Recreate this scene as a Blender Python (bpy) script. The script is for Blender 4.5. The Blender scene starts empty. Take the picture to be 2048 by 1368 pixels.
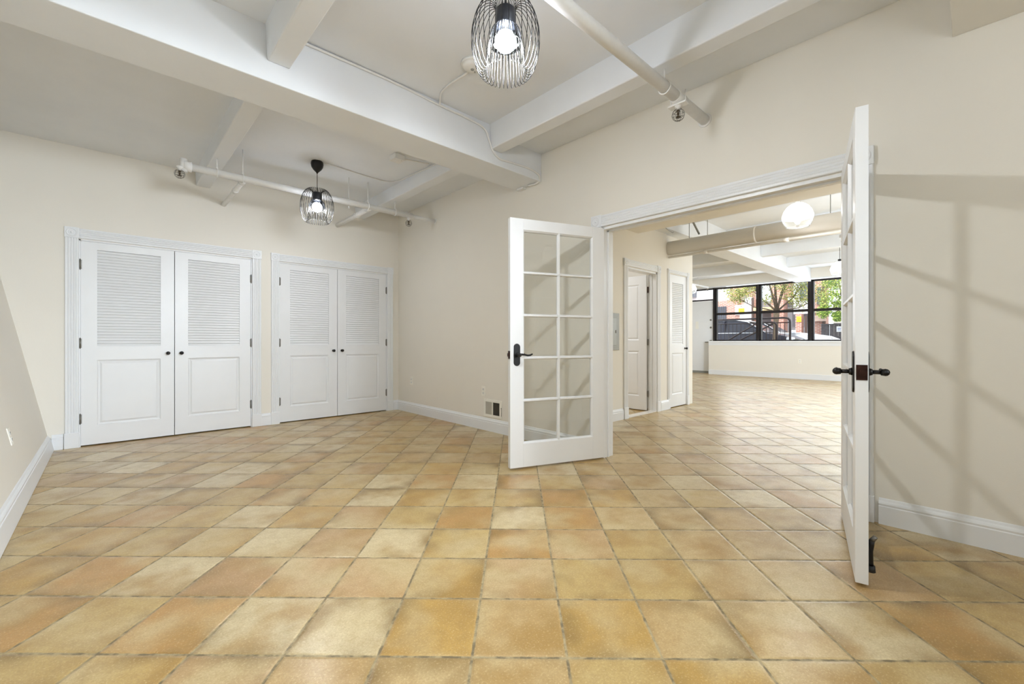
import bpy, bmesh, math, random
from mathutils import Vector, Matrix, noise

# ------------------------------------------------------------------ camera, world, lights, exposure
sc = bpy.context.scene
C = sc.collection
EYE = 1.03
cam_d = bpy.data.cameras.new('camera')
cam_d.lens = 863.0 / 2048.0 * 36.0
cam_d.sensor_width = 36.0
cam_d.shift_y = -0.001
cam_d.clip_start = 0.02
cam_d.clip_end = 200
cam = bpy.data.objects.new('camera', cam_d)
C.objects.link(cam)
cam.location = (0, 0, EYE)
cam.rotation_euler = (math.radians(90), 0, -math.radians(43.1))
sc.camera = cam

world = bpy.data.worlds.new('sky')
sc.world = world
world.use_nodes = True
wn = world.node_tree.nodes
wn['Background'].inputs[0].default_value = (0.86, 0.93, 1.0, 1)
wn['Background'].inputs[1].default_value = 3.2

sc.view_settings.view_transform = 'Standard'
sc.view_settings.look = 'None'
sc.view_settings.gamma = 1.0
sc.view_settings.use_curve_mapping = False
sc.view_settings.exposure = 0.05
sc.cycles.use_denoising = True
sc.cycles.max_bounces = 10
sc.cycles.diffuse_bounces = 6
sc.cycles.glossy_bounces = 4
sc.cycles.transparent_max_bounces = 24
sc.cycles.sample_clamp_indirect = 6.0
sc.cycles.caustics_reflective = False
sc.cycles.caustics_refractive = False

BULB = 1120.0      # radiance of the bulbs of the room's two caged pendants
GLOBE = 200.0

sun_d = bpy.data.lights.new('sun', 'SUN')
sun_d.energy = 3.5
sun_d.angle = math.radians(2)
sun_d.color = (1.0, 0.96, 0.9)
sun = bpy.data.objects.new('sun', sun_d)
C.objects.link(sun)
sun.rotation_euler = (math.radians(38), 0, math.radians(-70))

def area(name, loc, rot, sx, sy, power, color=(1, 1, 1)):
    d = bpy.data.lights.new(name, 'AREA')
    d.shape = 'RECTANGLE'; d.size = sx; d.size_y = sy; d.energy = power; d.color = color
    o = bpy.data.objects.new(name, d); C.objects.link(o)
    o.location = loc; o.rotation_euler = rot
    return o
def aimed(name, loc, target, sx, sy, power, color, spread):
    q = (Vector(target) - Vector(loc)).to_track_quat('-Z', 'Y').to_euler()
    o = area(name, loc, q, sx, sy, power, color); o.data.spread = math.radians(spread)
    return o
# added soft fill lights that even out the rooms, not real lamps
area('room_uplight', (0.9, -1.8, 1.3), (math.radians(190), 0, 0), 2.0, 1.4, 32, (0.82, 0.91, 1.0))
aimed('room_wall_light', (-0.15, -0.7, 2.0), (3.2, -0.1, 1.3), 0.8, 0.8, 2, (0.84, 0.92, 1.0), 90)
aimed('room_corner_light', (1.45, -2.7, 2.0), (-0.7, 5.5, 0.15), 1.4, 1.0, 47, (0.80, 0.90, 1.0), 64)
area('hall_ceiling_light', (8.6, -1.6, 2.5), (0, 0, 0), 2.6, 2.0, 230, (0.78, 0.89, 1.0))  # added fill shining down, no ceiling lamp hangs here
area('hall_uplight', (6.9, 0.2, 1.3), (math.radians(180), 0, 0), 1.6, 1.2, 34, (0.78, 0.89, 1.0))
area('hall_uplight', (10.4, -0.2, 1.0), (math.radians(180), 0, 0), 2.4, 1.6, 70, (0.78, 0.89, 1.0))
aimed('hall_end_light', (3.9, -2.6, 1.9), (13.7, 4.6, 1.2), 1.4, 1.2, 60, (0.80, 0.90, 1.0), 60)
area('bathroom_light', (4.4, 4.4, 2.8), (0, 0, 0), .5, .5, 30, (0.95, 0.97, 1.0))  # added fill to brighten the open bathroom door
area('hall_window_light', (13.9, 1.2, 1.9), (0, math.radians(90), 0), 1.6, 8.0, 110, (0.86, 0.93, 1.0))  # added fill panel just inside the windows, boosts the daylight

# ------------------------------------------------------------------ materials
def srgb(r, g, b):
    f = lambda c: (c / 255.0) / 12.92 if c <= 10 else (((c / 255.0) + 0.055) / 1.055) ** 2.4
    return (f(r), f(g), f(b), 1.0)

MATS = {}
def mat(name, col, rough=0.5, metal=0.0, spec=0.5, vary=0.03, scale=6.0, bump=0.0, bscale=120.0, emit=None, estr=0.0, coat=0.0):
    if name in MATS: return MATS[name]
    m = bpy.data.materials.new(name); m.use_nodes = True
    nt = m.node_tree; n = nt.nodes; l = nt.links
    b = n['Principled BSDF']
    if len(col) == 3: col = (*col, 1)
    b.inputs['Roughness'].default_value = rough
    b.inputs['Metallic'].default_value = metal
    b.inputs['Specular IOR Level'].default_value = spec
    b.inputs['Coat Weight'].default_value = coat
    tc = n.new('ShaderNodeTexCoord')
    nz = n.new('ShaderNodeTexNoise'); nz.inputs['Scale'].default_value = scale; nz.inputs['Detail'].default_value = 4
    l.new(tc.outputs['Object'], nz.inputs['Vector'])
    mr = n.new('ShaderNodeMapRange')
    mr.inputs['From Min'].default_value = 0.3; mr.inputs['From Max'].default_value = 0.7
    mr.inputs['To Min'].default_value = 1 - vary; mr.inputs['To Max'].default_value = 1 + vary
    l.new(nz.outputs['Fac'], mr.inputs['Value'])
    mx = n.new('ShaderNodeVectorMath'); mx.operation = 'SCALE'
    mx.inputs[0].default_value = col[:3]
    l.new(mr.outputs['Result'], mx.inputs['Scale'])
    l.new(mx.outputs['Vector'], b.inputs['Base Color'])
    if bump:
        nb = n.new('ShaderNodeTexNoise'); nb.inputs['Scale'].default_value = bscale; nb.inputs['Detail'].default_value = 3
        l.new(tc.outputs['Object'], nb.inputs['Vector'])
        bp = n.new('ShaderNodeBump'); bp.inputs['Strength'].default_value = bump; bp.inputs['Distance'].default_value = 0.01
        l.new(nb.outputs['Fac'], bp.inputs['Height']); l.new(bp.outputs['Normal'], b.inputs['Normal'])
    if emit:
        b.inputs['Emission Color'].default_value = (*emit[:3], 1)
        b.inputs['Emission Strength'].default_value = estr
    MATS[name] = m
    return m

WALL = mat('cream_wall_paint', (0.80, 0.768, 0.70), 0.75, vary=0.012, scale=1.5, bump=0.05, bscale=220)
CEIL = mat('white_ceiling_paint', (0.775, 0.795, 0.82), 0.8, vary=0.025, scale=2.2, bump=0.14, bscale=14)
TRIM = mat('white_gloss_trim', (0.79, 0.805, 0.825), 0.32, vary=0.01)
DOOR = mat('white_door_paint', (0.785, 0.797, 0.812), 0.36, vary=0.01)
SOFF = mat('beige_soffit_paint', (0.77, 0.735, 0.665), 0.7, vary=0.015, scale=2)
PIPE = mat('white_pipe_paint', (0.78, 0.77, 0.75), 0.4, vary=0.03, scale=20)
BLACK = mat('black_metal', (0.012, 0.011, 0.011), 0.38, 0.4)
BRONZE = mat('dark_bronze', (0.035, 0.014, 0.010), 0.35, 0.8, vary=0.3, scale=60)
HINGE = mat('grey_hinge_metal', (0.22, 0.21, 0.19), 0.4, 0.8, vary=0.1, scale=60)
PLASTIC = mat('ivory_plastic', (0.86, 0.84, 0.77), 0.4)
WPLAST = mat('white_plastic', (0.80, 0.80, 0.78), 0.4)
DARK = mat('dark_void', (0.02, 0.018, 0.016), 0.8)  # near-black paint standing for shade inside closets, plug slots and vent
GREYM = mat('grey_painted_metal', (0.31, 0.31, 0.28), 0.45, 0.2)
WINBLK = mat('dark_window_frame', (0.016, 0.012, 0.012), 0.45, 0.2)
BRASS = mat('brass_sprinkler', (0.09, 0.065, 0.04), 0.4, 0.8)
DUCT = mat('beige_duct_paint', (0.80, 0.76, 0.69), 0.55, vary=0.02, scale=3)
BULBM = mat('bulb_glow', (1, 1, 1), 0.4, emit=(0.94, 0.97, 1.0), estr=BULB)
BULBM2 = mat('far_bulb_glow', (1, 1, 1), 0.4, emit=(0.93, 0.96, 1.0), estr=BULB * 0.37)
GLOBEM = mat('opal_glass', (0.9, 0.9, 0.9), 0.25, emit=(1.0, 0.985, 0.96), estr=3.5)
GBULBM = mat('hall_bulb_glow', (1, 1, 1), 0.4, emit=(0.95, 0.97, 1.0), estr=GLOBE)
MARBLE = mat('marble_threshold', (0.72, 0.68, 0.62), 0.3, vary=0.12, scale=25)
RUBBER = mat('black_rubber', (0.02, 0.02, 0.02), 0.6)

def glass_mat(name, tint=(0.97, 0.98, 0.975), ior=1.45, gloss=0.02):
    m = bpy.data.materials.new(name); m.use_nodes = True
    nt = m.node_tree; n = nt.nodes; l = nt.links
    n.remove(n['Principled BSDF'])
    tr = n.new('ShaderNodeBsdfTransparent'); tr.inputs[0].default_value = (*tint, 1)
    gl = n.new('ShaderNodeBsdfGlossy'); gl.inputs['Roughness'].default_value = gloss
    fr = n.new('ShaderNodeFresnel')
    ge = n.new('ShaderNodeNewGeometry'); io = n.new('ShaderNodeMapRange')
    io.inputs['To Min'].default_value = ior; io.inputs['To Max'].default_value = 1.0 / ior
    l.new(ge.outputs['Backfacing'], io.inputs['Value']); l.new(io.outputs['Result'], fr.inputs['IOR'])
    mx = n.new('ShaderNodeMixShader')
    l.new(fr.outputs[0], mx.inputs[0]); l.new(tr.outputs[0], mx.inputs[1]); l.new(gl.outputs[0], mx.inputs[2])
    l.new(mx.outputs[0], n['Material Output'].inputs['Surface'])
    MATS[name] = m
    return m
GLASS = glass_mat('clear_glass')
SMOKE = glass_mat('smoky_glass', (0.34, 0.35, 0.37))
CARGLASS = mat('car_glass', (0.02, 0.022, 0.035), 0.12, 0.0, spec=.25)

def brick_mat(name, c1, c2, mortar, scale=1.0):
    m = bpy.data.materials.new(name); m.use_nodes = True
    nt = m.node_tree; n = nt.nodes; l = nt.links; b = n['Principled BSDF']
    b.inputs['Roughness'].default_value = 0.85
    tc = n.new('ShaderNodeTexCoord'); sp = n.new('ShaderNodeSeparateXYZ'); cb = n.new('ShaderNodeCombineXYZ')
    l.new(tc.outputs['Object'], sp.inputs[0])
    ad = n.new('ShaderNodeMath'); ad.operation = 'ADD'
    l.new(sp.outputs['X'], ad.inputs[0]); l.new(sp.outputs['Y'], ad.inputs[1])
    l.new(ad.outputs[0], cb.inputs['X']); l.new(sp.outputs['Z'], cb.inputs['Y'])
    br = n.new('ShaderNodeTexBrick')
    br.inputs['Color1'].default_value = (*c1, 1); br.inputs['Color2'].default_value = (*c2, 1); br.inputs['Mortar'].default_value = (*mortar, 1)
    br.inputs['Scale'].default_value = scale; br.inputs['Brick Width'].default_value = 0.21; br.inputs['Row Height'].default_value = 0.068
    br.inputs['Mortar Size'].default_value = 0.012
    l.new(cb.outputs[0], br.inputs['Vector']); l.new(br.outputs['Color'], b.inputs['Base Color'])
    MATS[name] = m
    return m
BRICK = brick_mat('red_brick', (0.42, 0.13, 0.09), (0.55, 0.23, 0.16), (0.60, 0.50, 0.45))

def tile_mat():
    m = bpy.data.materials.new('terracotta_tile_floor'); m.use_nodes = True
    nt = m.node_tree; n = nt.nodes; l = nt.links; b = n['Principled BSDF']
    def math_(op, a, bb=None, clamp=False):
        k = n.new('ShaderNodeMath'); k.operation = op; k.use_clamp = clamp
        for i, v in enumerate((a, bb)):
            if v is None: continue
            if isinstance(v, (int, float)): k.inputs[i].default_value = v
            else: l.new(v, k.inputs[i])
        return k.outputs[0]
    tc = n.new('ShaderNodeTexCoord')
    at = n.new('ShaderNodeAttribute'); at.attribute_name = 'tint'
    rn = n.new('ShaderNodeAttribute'); rn.attribute_name = 'seed'
    uv = tc.outputs['UV']; ob = tc.outputs['Object']
    # irregular tile edges
    ne = n.new('ShaderNodeTexNoise'); ne.inputs['Scale'].default_value = 38; ne.inputs['Detail'].default_value = 3
    l.new(ob, ne.inputs['Vector'])
    sp = n.new('ShaderNodeSeparateXYZ'); l.new(uv, sp.inputs[0])
    def edge(o):
        d = math_('ABSOLUTE', math_('SUBTRACT', o, 0.5))
        return math_('SUBTRACT', 0.5, d)
    dmin = math_('MINIMUM', edge(sp.outputs['X']), edge(sp.outputs['Y']))
    dd = math_('ADD', dmin, math_('MULTIPLY', math_('SUBTRACT', ne.outputs['Fac'], 0.5), 0.022))
    mask = n.new('ShaderNodeMapRange'); mask.inputs['From Min'].default_value = 0.010; mask.inputs['From Max'].default_value = 0.019
    l.new(dd, mask.inputs['Value'])
    prof = n.new('ShaderNodeMapRange'); prof.interpolation_type = 'SMOOTHSTEP'
    prof.inputs['From Min'].default_value = 0.004; prof.inputs['From Max'].default_value = 0.045
    l.new(dd, prof.inputs['Value'])
    # each tile its own clouding
    off = n.new('ShaderNodeVectorMath'); off.operation = 'ADD'
    sc_ = n.new('ShaderNodeVectorMath'); sc_.operation = 'SCALE'; sc_.inputs['Scale'].default_value = 40
    l.new(rn.outputs['Vector'], sc_.inputs[0]); l.new(ob, off.inputs[0]); l.new(sc_.outputs[0], off.inputs[1])
    def nz(scale, detail, rough=0.5, vec=None):
        k = n.new('ShaderNodeTexNoise'); k.inputs['Scale'].default_value = scale; k.inputs['Detail'].default_value = detail; k.inputs['Roughness'].default_value = rough
        l.new(vec if vec is not None else off.outputs[0], k.inputs['Vector']); return k.outputs['Fac']
    def rng(v, a, bb, c, d):
        k = n.new('ShaderNodeMapRange'); k.inputs['From Min'].default_value = a; k.inputs['From Max'].default_value = bb
        k.inputs['To Min'].default_value = c; k.inputs['To Max'].default_value = d; l.new(v, k.inputs['Value']); return k.outputs[0]
    def mix(f, a, bb, mode='MIX'):
        k = n.new('ShaderNodeMix'); k.data_type = 'RGBA'; k.blend_type = mode
        if isinstance(f, (int, float)): k.inputs[0].default_value = f
        else: l.new(f, k.inputs[0])
        for i, v in ((6, a), (7, bb)):
            if isinstance(v, tuple): k.inputs[i].default_value = v
            else: l.new(v, k.inputs[i])
        return k.outputs[2]
    cloud = nz(4.2, 3)
    col = mix(rng(cloud, 0.46, 0.68, 0, 0.85), at.outputs['Color'], (0.36, 0.205, 0.045, 1))
    cloud2 = nz(6.0, 4, 0.6, vec=None)
    pale = nz(3.1, 2)
    col = mix(rng(pale, 0.46, 0.68, 0, 0.75), col, (0.60, 0.49, 0.27, 1))
    # darker singed edges here and there
    eprof = n.new('ShaderNodeMapRange'); eprof.inputs['From Min'].default_value = 0.02; eprof.inputs['From Max'].default_value = 0.30
    eprof.inputs['To Min'].default_value = 1; eprof.inputs['To Max'].default_value = 0
    l.new(dmin, eprof.inputs['Value'])
    singe = math_('MULTIPLY', eprof.outputs[0], rng(nz(3.2, 3), 0.50, 0.68, 0, 0.9), True)
    col = mix(singe, col, (0.17, 0.10, 0.022, 1))
    # fine speckle
    spk = nz(130, 4, 0.8, vec=ob)
    mid = nz(22, 4, 0.65)
    col = mix(rng(mid, 0.42, 0.68, 0, 0.30), col, (0.30, 0.175, 0.045, 1))
    col = mix(rng(spk, 0.40, 0.62, 0, 0.36), col, (0.28, 0.165, 0.055, 1))
    spk2 = nz(140, 2, 0.6, vec=ob)
    col = mix(rng(spk2, 0.56, 0.70, 0, 0.32), col, (0.78, 0.63, 0.38, 1))
    grn = nz(25, 3, 0.6, vec=ob)
    g1 = mix(rng(grn, 0.4, 0.6, 0, 1), (0.16, 0.12, 0.06, 1), (0.38, 0.30, 0.16, 1))
    out = mix(mask.outputs[0], g1, col)
    l.new(out, b.inputs['Base Color'])
    r = rng(nz(9, 3, 0.6, vec=ob), 0.3, 0.7, 0.33, 0.44)
    rr = n.new('ShaderNodeMix'); rr.data_type = 'FLOAT'
    l.new(mask.outputs[0], rr.inputs[0]); rr.inputs[2].default_value = 0.75; l.new(r, rr.inputs[3])
    l.new(rr.outputs[0], b.inputs['Roughness'])
    b.inputs['Specular IOR Level'].default_value = 0.6
    b.inputs['Coat Weight'].default_value = 0.28; b.inputs['Coat Roughness'].default_value = 0.2
    h = math_('ADD', math_('MULTIPLY', prof.outputs[0], 1.0), math_('ADD', math_('MULTIPLY', nz(14, 3, 0.55), 0.55), math_('MULTIPLY', nz(120, 2, 0.6, vec=ob), 0.06)))
    bp = n.new('ShaderNodeBump'); bp.inputs['Strength'].default_value = 0.35; bp.inputs['Distance'].default_value = 0.005
    l.new(h, bp.inputs['Height']); l.new(bp.outputs['Normal'], b.inputs['Normal']); l.new(bp.outputs['Normal'], b.inputs['Coat Normal'])
    return m
TILE = tile_mat()

# ------------------------------------------------------------------ mesh helpers
class MB:
    """collects vertices and faces of ONE object"""
    def __init__(s): s.v = []; s.f = []; s.smooth = []
    def add(s, vs, fs, M=None, smooth=False):
        k = len(s.v)
        s.v += [tuple(M @ Vector(v)) if M is not None else tuple(v) for v in vs]
        s.f += [tuple(i + k for i in f) for f in fs]
        s.smooth += [smooth] * len(fs)
        return s
    def box(s, x0, y0, z0, x1, y1, z1, M=None, bev=0.0):
        x0, x1 = min(x0, x1), max(x0, x1); y0, y1 = min(y0, y1), max(y0, y1); z0, z1 = min(z0, z1), max(z0, z1)
        if bev <= 0:
            vs = [(x, y, z) for z in (z0, z1) for y in (y0, y1) for x in (x0, x1)]
            return s.add(vs, [(0, 2, 3, 1), (4, 5, 7, 6), (0, 1, 5, 4), (2, 6, 7, 3), (0, 4, 6, 2), (1, 3, 7, 5)], M)
        bm = bmesh.new(); bmesh.ops.create_cube(bm, size=1)
        for v in bm.verts:
            v.co = Vector(((x0 + x1) / 2 + v.co.x * (x1 - x0), (y0 + y1) / 2 + v.co.y * (y1 - y0), (z0 + z1) / 2 + v.co.z * (z1 - z0)))
        bmesh.ops.bevel(bm, geom=bm.edges[:], offset=bev, segments=2, profile=0.5, affect='EDGES')
        bm.verts.index_update()
        s.add([v.co[:] for v in bm.verts], [[v.index for v in f.verts] for f in bm.faces], M)
        bm.free(); return s
    def prism(s, poly, frame, length):
        """poly (a,b) points in the plane frame=(origin, A, B, L), extruded by length along L"""
        o, A, B, L = [Vector(q) for q in frame]
        n = len(poly)
        vs = [o + A * a + B * b for a, b in poly] + [o + A * a + B * b + L * length for a, b in poly]
        fs = [tuple(range(n)), tuple(range(2 * n - 1, n - 1, -1))] + [(i, (i + 1) % n, n + (i + 1) % n, n + i)[::-1] for i in range(n)]
        if A.cross(B).dot(L) > 0:
            fs = [tuple(reversed(f)) for f in fs]
        return s.add(vs, fs)
    def tube(s, pts, r, n=10, closed=False, caps=True, smooth=True):
        pts = [Vector(p) for p in pts]; N = len(pts)
        rr = r if isinstance(r, (list, tuple)) else [r] * N
        tang = []
        for i in range(N):
            a = pts[(i - 1) % N] if closed or i > 0 else pts[i]
            b = pts[(i + 1) % N] if closed or i < N - 1 else pts[i]
            t = b - a; tang.append(t.normalized() if t.length > 1e-9 else Vector((0, 0, 1)))
        u = tang[0].orthogonal().normalized(); vs = []
        for i in range(N):
            u = (u - tang[i] * u.dot(tang[i])); u = u.normalized() if u.length > 1e-6 else tang[i].orthogonal().normalized()
            w = tang[i].cross(u)
            for k in range(n):
                a = 2 * math.pi * k / n
                vs.append(pts[i] + (u * math.cos(a) + w * math.sin(a)) * rr[i])
        fs = []
        for i in range(N if closed else N - 1):
            j = (i + 1) % N
            for k in range(n):
                k2 = (k + 1) % n
                fs.append((i * n + k, i * n + k2, j * n + k2, j * n + k))
        s.add(vs, fs, None, smooth)
        if caps and not closed:
            k = len(s.v) - len(vs)
            s.f += [tuple(k + i for i in range(n - 1, -1, -1)), tuple(k + (N - 1) * n + i for i in range(n))]; s.smooth += [False, False]
        return s
    def lathe(s, prof, M=None, n=24, smooth=True):
        """prof (r, z) revolved about z; M places it"""
        vs = []; fs = []; rings = []
        for r, z in prof:
            if r < 1e-6: rings.append([len(vs)]); vs.append((0, 0, z))
            else:
                rings.append(list(range(len(vs), len(vs) + n)))
                vs += [(r * math.cos(2 * math.pi * k / n), r * math.sin(2 * math.pi * k / n), z) for k in range(n)]
        for a, b in zip(rings, rings[1:]):
            for k in range(n):
                k2 = (k + 1) % n
                if len(a) == 1 and len(b) == 1: continue
                if len(a) == 1: fs.append((a[0], b[k2], b[k]))
                elif len(b) == 1: fs.append((a[k], a[k2], b[0]))
                else: fs.append((a[k], a[k2], b[k2], b[k]))
        return s.add(vs, fs, M, smooth)
    def sphere(s, c, r, n=16):
        c = Vector(c)
        return s.lathe([(r * math.sin(math.pi * i / (n // 2)), r * -math.cos(math.pi * i / (n // 2))) for i in range(n // 2 + 1)], Matrix.Translation(c), n)
    def build(s, name, m, parent=None, bevel=0.0, fix=True):
        me = bpy.data.meshes.new(name)
        me.from_pydata([tuple(v) for v in s.v], [], s.f)
        me.polygons.foreach_set('use_smooth', s.smooth)
        me.materials.append(m)
        if fix:
            bm = bmesh.new(); bm.from_mesh(me); bmesh.ops.recalc_face_normals(bm, faces=bm.faces); bm.to_mesh(me); bm.free()
        me.update()
        o = bpy.data.objects.new(name, me); C.objects.link(o)
        if parent is not None: o.parent = parent
        if bevel > 0:
            b = o.modifiers.new('bevel', 'BEVEL'); b.width = bevel; b.segments = 2; b.limit_method = 'ANGLE'
        return o

def tag(o, label=None, cat=None, group=None, kind=None):
    if label: o['label'] = label
    if cat: o['category'] = cat
    if group: o['group'] = group
    if kind: o['kind'] = kind
    return o
def empty(name, loc=(0, 0, 0), rz=0.0, label=None, cat=None, group=None, kind=None, rot=None):
    o = bpy.data.objects.new(name, None); C.objects.link(o)
    o.empty_display_size = 0.1
    o.location = loc; o.rotation_euler = rot if rot else (0, 0, rz)
    return tag(o, label, cat, group, kind)
def copy_tree(o, parent=None):
    kids = [c for c in bpy.data.objects if c.parent == o]
    c = o.copy(); C.objects.link(c)
    if parent is not None: c.parent = parent
    for k in kids: copy_tree(k, c)
    return c
def struct(mb, name, m, label, cat, parent=None, bevel=0.0):
    return tag(mb.build(name, m, parent, bevel), label, cat, None, 'structure')
def fr(o, z, ax, out):      # matrix: local x along ax, local y along out (away from the surface), local z up
    ax = Vector(ax).normalized(); out = Vector(out).normalized()
    up = Vector(z).normalized()
    M = Matrix((ax, out, up)).transposed().to_4x4(); M.translation = Vector(o)
    return M

XF = 3.19        # room face of the wall with the french doors
XT = 3.32        # its hall face
YB = 5.92        # closet wall
ZC = 2.98; ZL = 2.91
YH = 3.15        # hall wall

# ------------------------------------------------------------------ floor
A_ = math.radians(43.76)
ci = Vector((math.cos(A_), -math.sin(A_))); cj = Vector((math.sin(A_), math.cos(A_)))
S1, S2 = 0.3091, 0.3196
A0 = math.radians(43.1)
FO = Vector((math.sin(A0), math.cos(A0))) * (1.0535 * EYE) + Vector((math.cos(A0), -math.sin(A0))) * (-0.1297 * EYE)
PAL = {'w': (0.64, 0.56, 0.40), 'y': (0.52, 0.39, 0.175), 'g': (0.49, 0.32, 0.10), 'o': (0.47, 0.275, 0.095),
       'p': (0.50, 0.35, 0.20), 'P': (0.43, 0.275, 0.145), 'b': (0.51, 0.375, 0.20), 'n': (0.55, 0.43, 0.25)}
ROWS = {0: {-5: 'y', -4: 'y', -3: 'P', -2: 'b', -1: 'b', 0: 'n', 1: 'y', 2: 'g', 3: 'n', 4: 'y'},
        1: {-7: 'y', -6: 'o', -5: 'y', -4: 'o', -3: 'w', -2: 'w', -1: 'g', 0: 'b', 1: 'g', 2: 'b', 3: 'n', 4: 'w', 5: 'o', 6: 'y'},
        2: {-9: 'y', -8: 'y', -7: 'g', -6: 'o', -5: 'w', -4: 'P', -3: 'p', -2: 'p', -1: 'g', 0: 'p', 1: 'y', 2: 'y', 3: 'n', 4: 'n', 5: 'p', 6: 'y'},
        3: {-9: 'y', -8: 'y', -7: 'g', -6: 'y', -5: 'g', -4: 'w', -3: 'p', -2: 'w', -1: 'y', 0: 'o', 1: 'p', 2: 'y', 3: 'n', 4: 'n', 5: 'n', 6: 'g'},
        4: {-9: 'y', -8: 'g', -7: 'o', -6: 'y', -5: 'w', -4: 'g', -3: 'p', -2: 'y', -1: 'o', 0: 'w', 1: 'o', 2: 'n', 3: 'n'},
        5: {-6: 'y', -5: 'o', -4: 'g', -3: 'w', -2: 'g', -1: 'y', 0: 'y', 1: 'o', 2: 'g', 3: 'n'},
        6: {-4: 'y', -3: 'w', -2: 'o', -1: 'w', 0: 'o', 1: 'y', 2: 'p', 3: 'n'}}
def floor():
    rnd = random.Random(5)
    X0, X1, Y0, Y1 = -1.4, 14.6, -4.6, 7.2
    me = bpy.data.meshes.new('floor'); vs = []; fs = []; tint = []; seed = []; uvs = []
    for j in range(-22, 46):
        for i in range(-34, 40):
            c = FO + ci * (S1 * (i + .5)) + cj * (S2 * (j + .5))
            if not (X0 < c.x < X1 and Y0 < c.y < Y1): continue
            k = len(vs)
            for a, b in ((0, 0), (1, 0), (1, 1), (0, 1)):
                p = FO + ci * (S1 * (i + a)) + cj * (S2 * (j + b)); vs.append((p.x, p.y, 0)); uvs.append((a, b))
            fs.append((k, k + 1, k + 2, k + 3))
            ch = ROWS.get(j, {}).get(i)
            if ch is None:
                ch = rnd.choice('yyyggwoybwp' if c.x < 3.2 else 'nnwyobnynpp')
            col = Vector((PAL[ch][0] * 1.0, PAL[ch][1] * .95, PAL[ch][2] * .80)) * rnd.uniform(0.93, 1.06)
            tint.append((*col, 1)); seed.append((rnd.random(), rnd.random(), rnd.random(), 1))
    me.from_pydata(vs, [], fs)
    ul = me.uv_layers.new(name='UVMap')
    for k, u in enumerate(uvs): ul.data[k].uv = u
    for nm, vals in (('tint', tint), ('seed', seed)):
        a = me.color_attributes.new(nm, 'FLOAT_COLOR', 'CORNER')
        for k, v in enumerate(vals):
            for q in range(4): a.data[k * 4 + q].color = v
    me.materials.append(TILE)
    o = bpy.data.objects.new('floor', me); C.objects.link(o)
    tag(o, 'floor of square ochre and sand terracotta tiles laid diagonally through both rooms', 'floor', None, 'structure')
floor()

# ------------------------------------------------------------------ walls and ceiling
W = MB()
OPY0, OPY1, OPZ = 0.49, 2.24, 2.03          # the french door opening
W.box(XF, OPY1, 0, XT, 6.6, 3.1); W.box(XF, -3.2, 0, XT, OPY0, 3.1); W.box(XF, OPY0, OPZ, XT, OPY1, 3.1)
struct(W, 'wall_right', WALL, 'cream painted wall with the wide opening for the french doors', 'wall')

CL = [(-0.208, 1.262), (1.556, 3.010)]       # closet openings
W = MB()
xs = [-1.4, CL[0][0], CL[0][1], CL[1][0], CL[1][1], XF]
for a, b in ((0, 1), (2, 3), (4, 5)): W.box(xs[a], YB, 0, xs[b], YB + 0.12, 3.1)
for a, b in CL: W.box(a, YB, 2.018, b, YB + 0.12, 3.1)
struct(W, 'wall_back', WALL, 'cream wall that holds the two pairs of louvered closet doors', 'wall')
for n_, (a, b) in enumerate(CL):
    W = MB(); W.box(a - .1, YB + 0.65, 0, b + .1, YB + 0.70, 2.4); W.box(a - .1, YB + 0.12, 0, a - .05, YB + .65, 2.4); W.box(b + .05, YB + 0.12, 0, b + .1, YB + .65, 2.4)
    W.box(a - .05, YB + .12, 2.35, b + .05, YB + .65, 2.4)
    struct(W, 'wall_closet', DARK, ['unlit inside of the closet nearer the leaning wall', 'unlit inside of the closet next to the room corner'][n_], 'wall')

LX = lambda z: -0.388 - 0.196 * z
W = MB()
W.prism([(LX(0), 0), (LX(0) - .2, 0), (LX(3.1) - .2, 3.1), (LX(3.1), 3.1)], ((0, -3.2, 0), (1, 0, 0), (0, 0, 1), (0, 1, 0)), YB + 3.2)
struct(W, 'wall_left', WALL, 'cream side wall that leans outward toward its top', 'wall')
W = MB(); W.box(-1.4, -3.2, 0, XT, -3.1, 3.1)
struct(W, 'wall_front', WALL, 'cream wall closing the near end of the first room', 'wall')

# hall walls
W = MB()
BX0, BX1 = 5.046, 5.83
W.box(XT, YH, 0, BX0, YH + .12, 2.98); W.box(BX1, YH, 0, 6.14, YH + .12, 2.98); W.box(BX0, YH, 2.02, BX1, YH + .12, 2.98)
LX0, LX1 = 6.245, 6.832
YL = YH + .02
W.box(6.14, YL, 0, LX0, YL + .10, 2.98); W.box(LX1, YL, 0, 7.05, YL + .10, 2.98); W.box(LX0, YL, 2.06, LX1, YL + .10, 2.98)
W.box(6.95, YL + .1, 0, 7.05, 6.8, 2.98)
struct(W, 'wall_hall', WALL, 'cream hall wall with the open bathroom door and the narrow louvered door', 'wall')
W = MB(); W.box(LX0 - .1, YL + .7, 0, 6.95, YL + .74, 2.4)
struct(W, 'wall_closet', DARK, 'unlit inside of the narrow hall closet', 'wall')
W = MB(); W.box(XT, 5.3, 0, 6.14, 5.4, 2.98); W.box(6.02, YH + .12, 0, 6.14, 5.3, 2.98)
struct(W, 'wall_bathroom', WALL, 'cream wall seen inside the bathroom above its door', 'wall')
W = MB(); W.box(6.95, 6.8, 0, 14.4, 6.9, 2.98)
struct(W, 'wall_entry', WALL, 'cream wall beside the street entry door', 'wall')
W = MB(); W.box(XT, -4.5, 0, 14.4, -4.4, 2.98)
struct(W, 'wall_side', WALL, 'cream wall closing the hall on the other side', 'wall')
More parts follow.
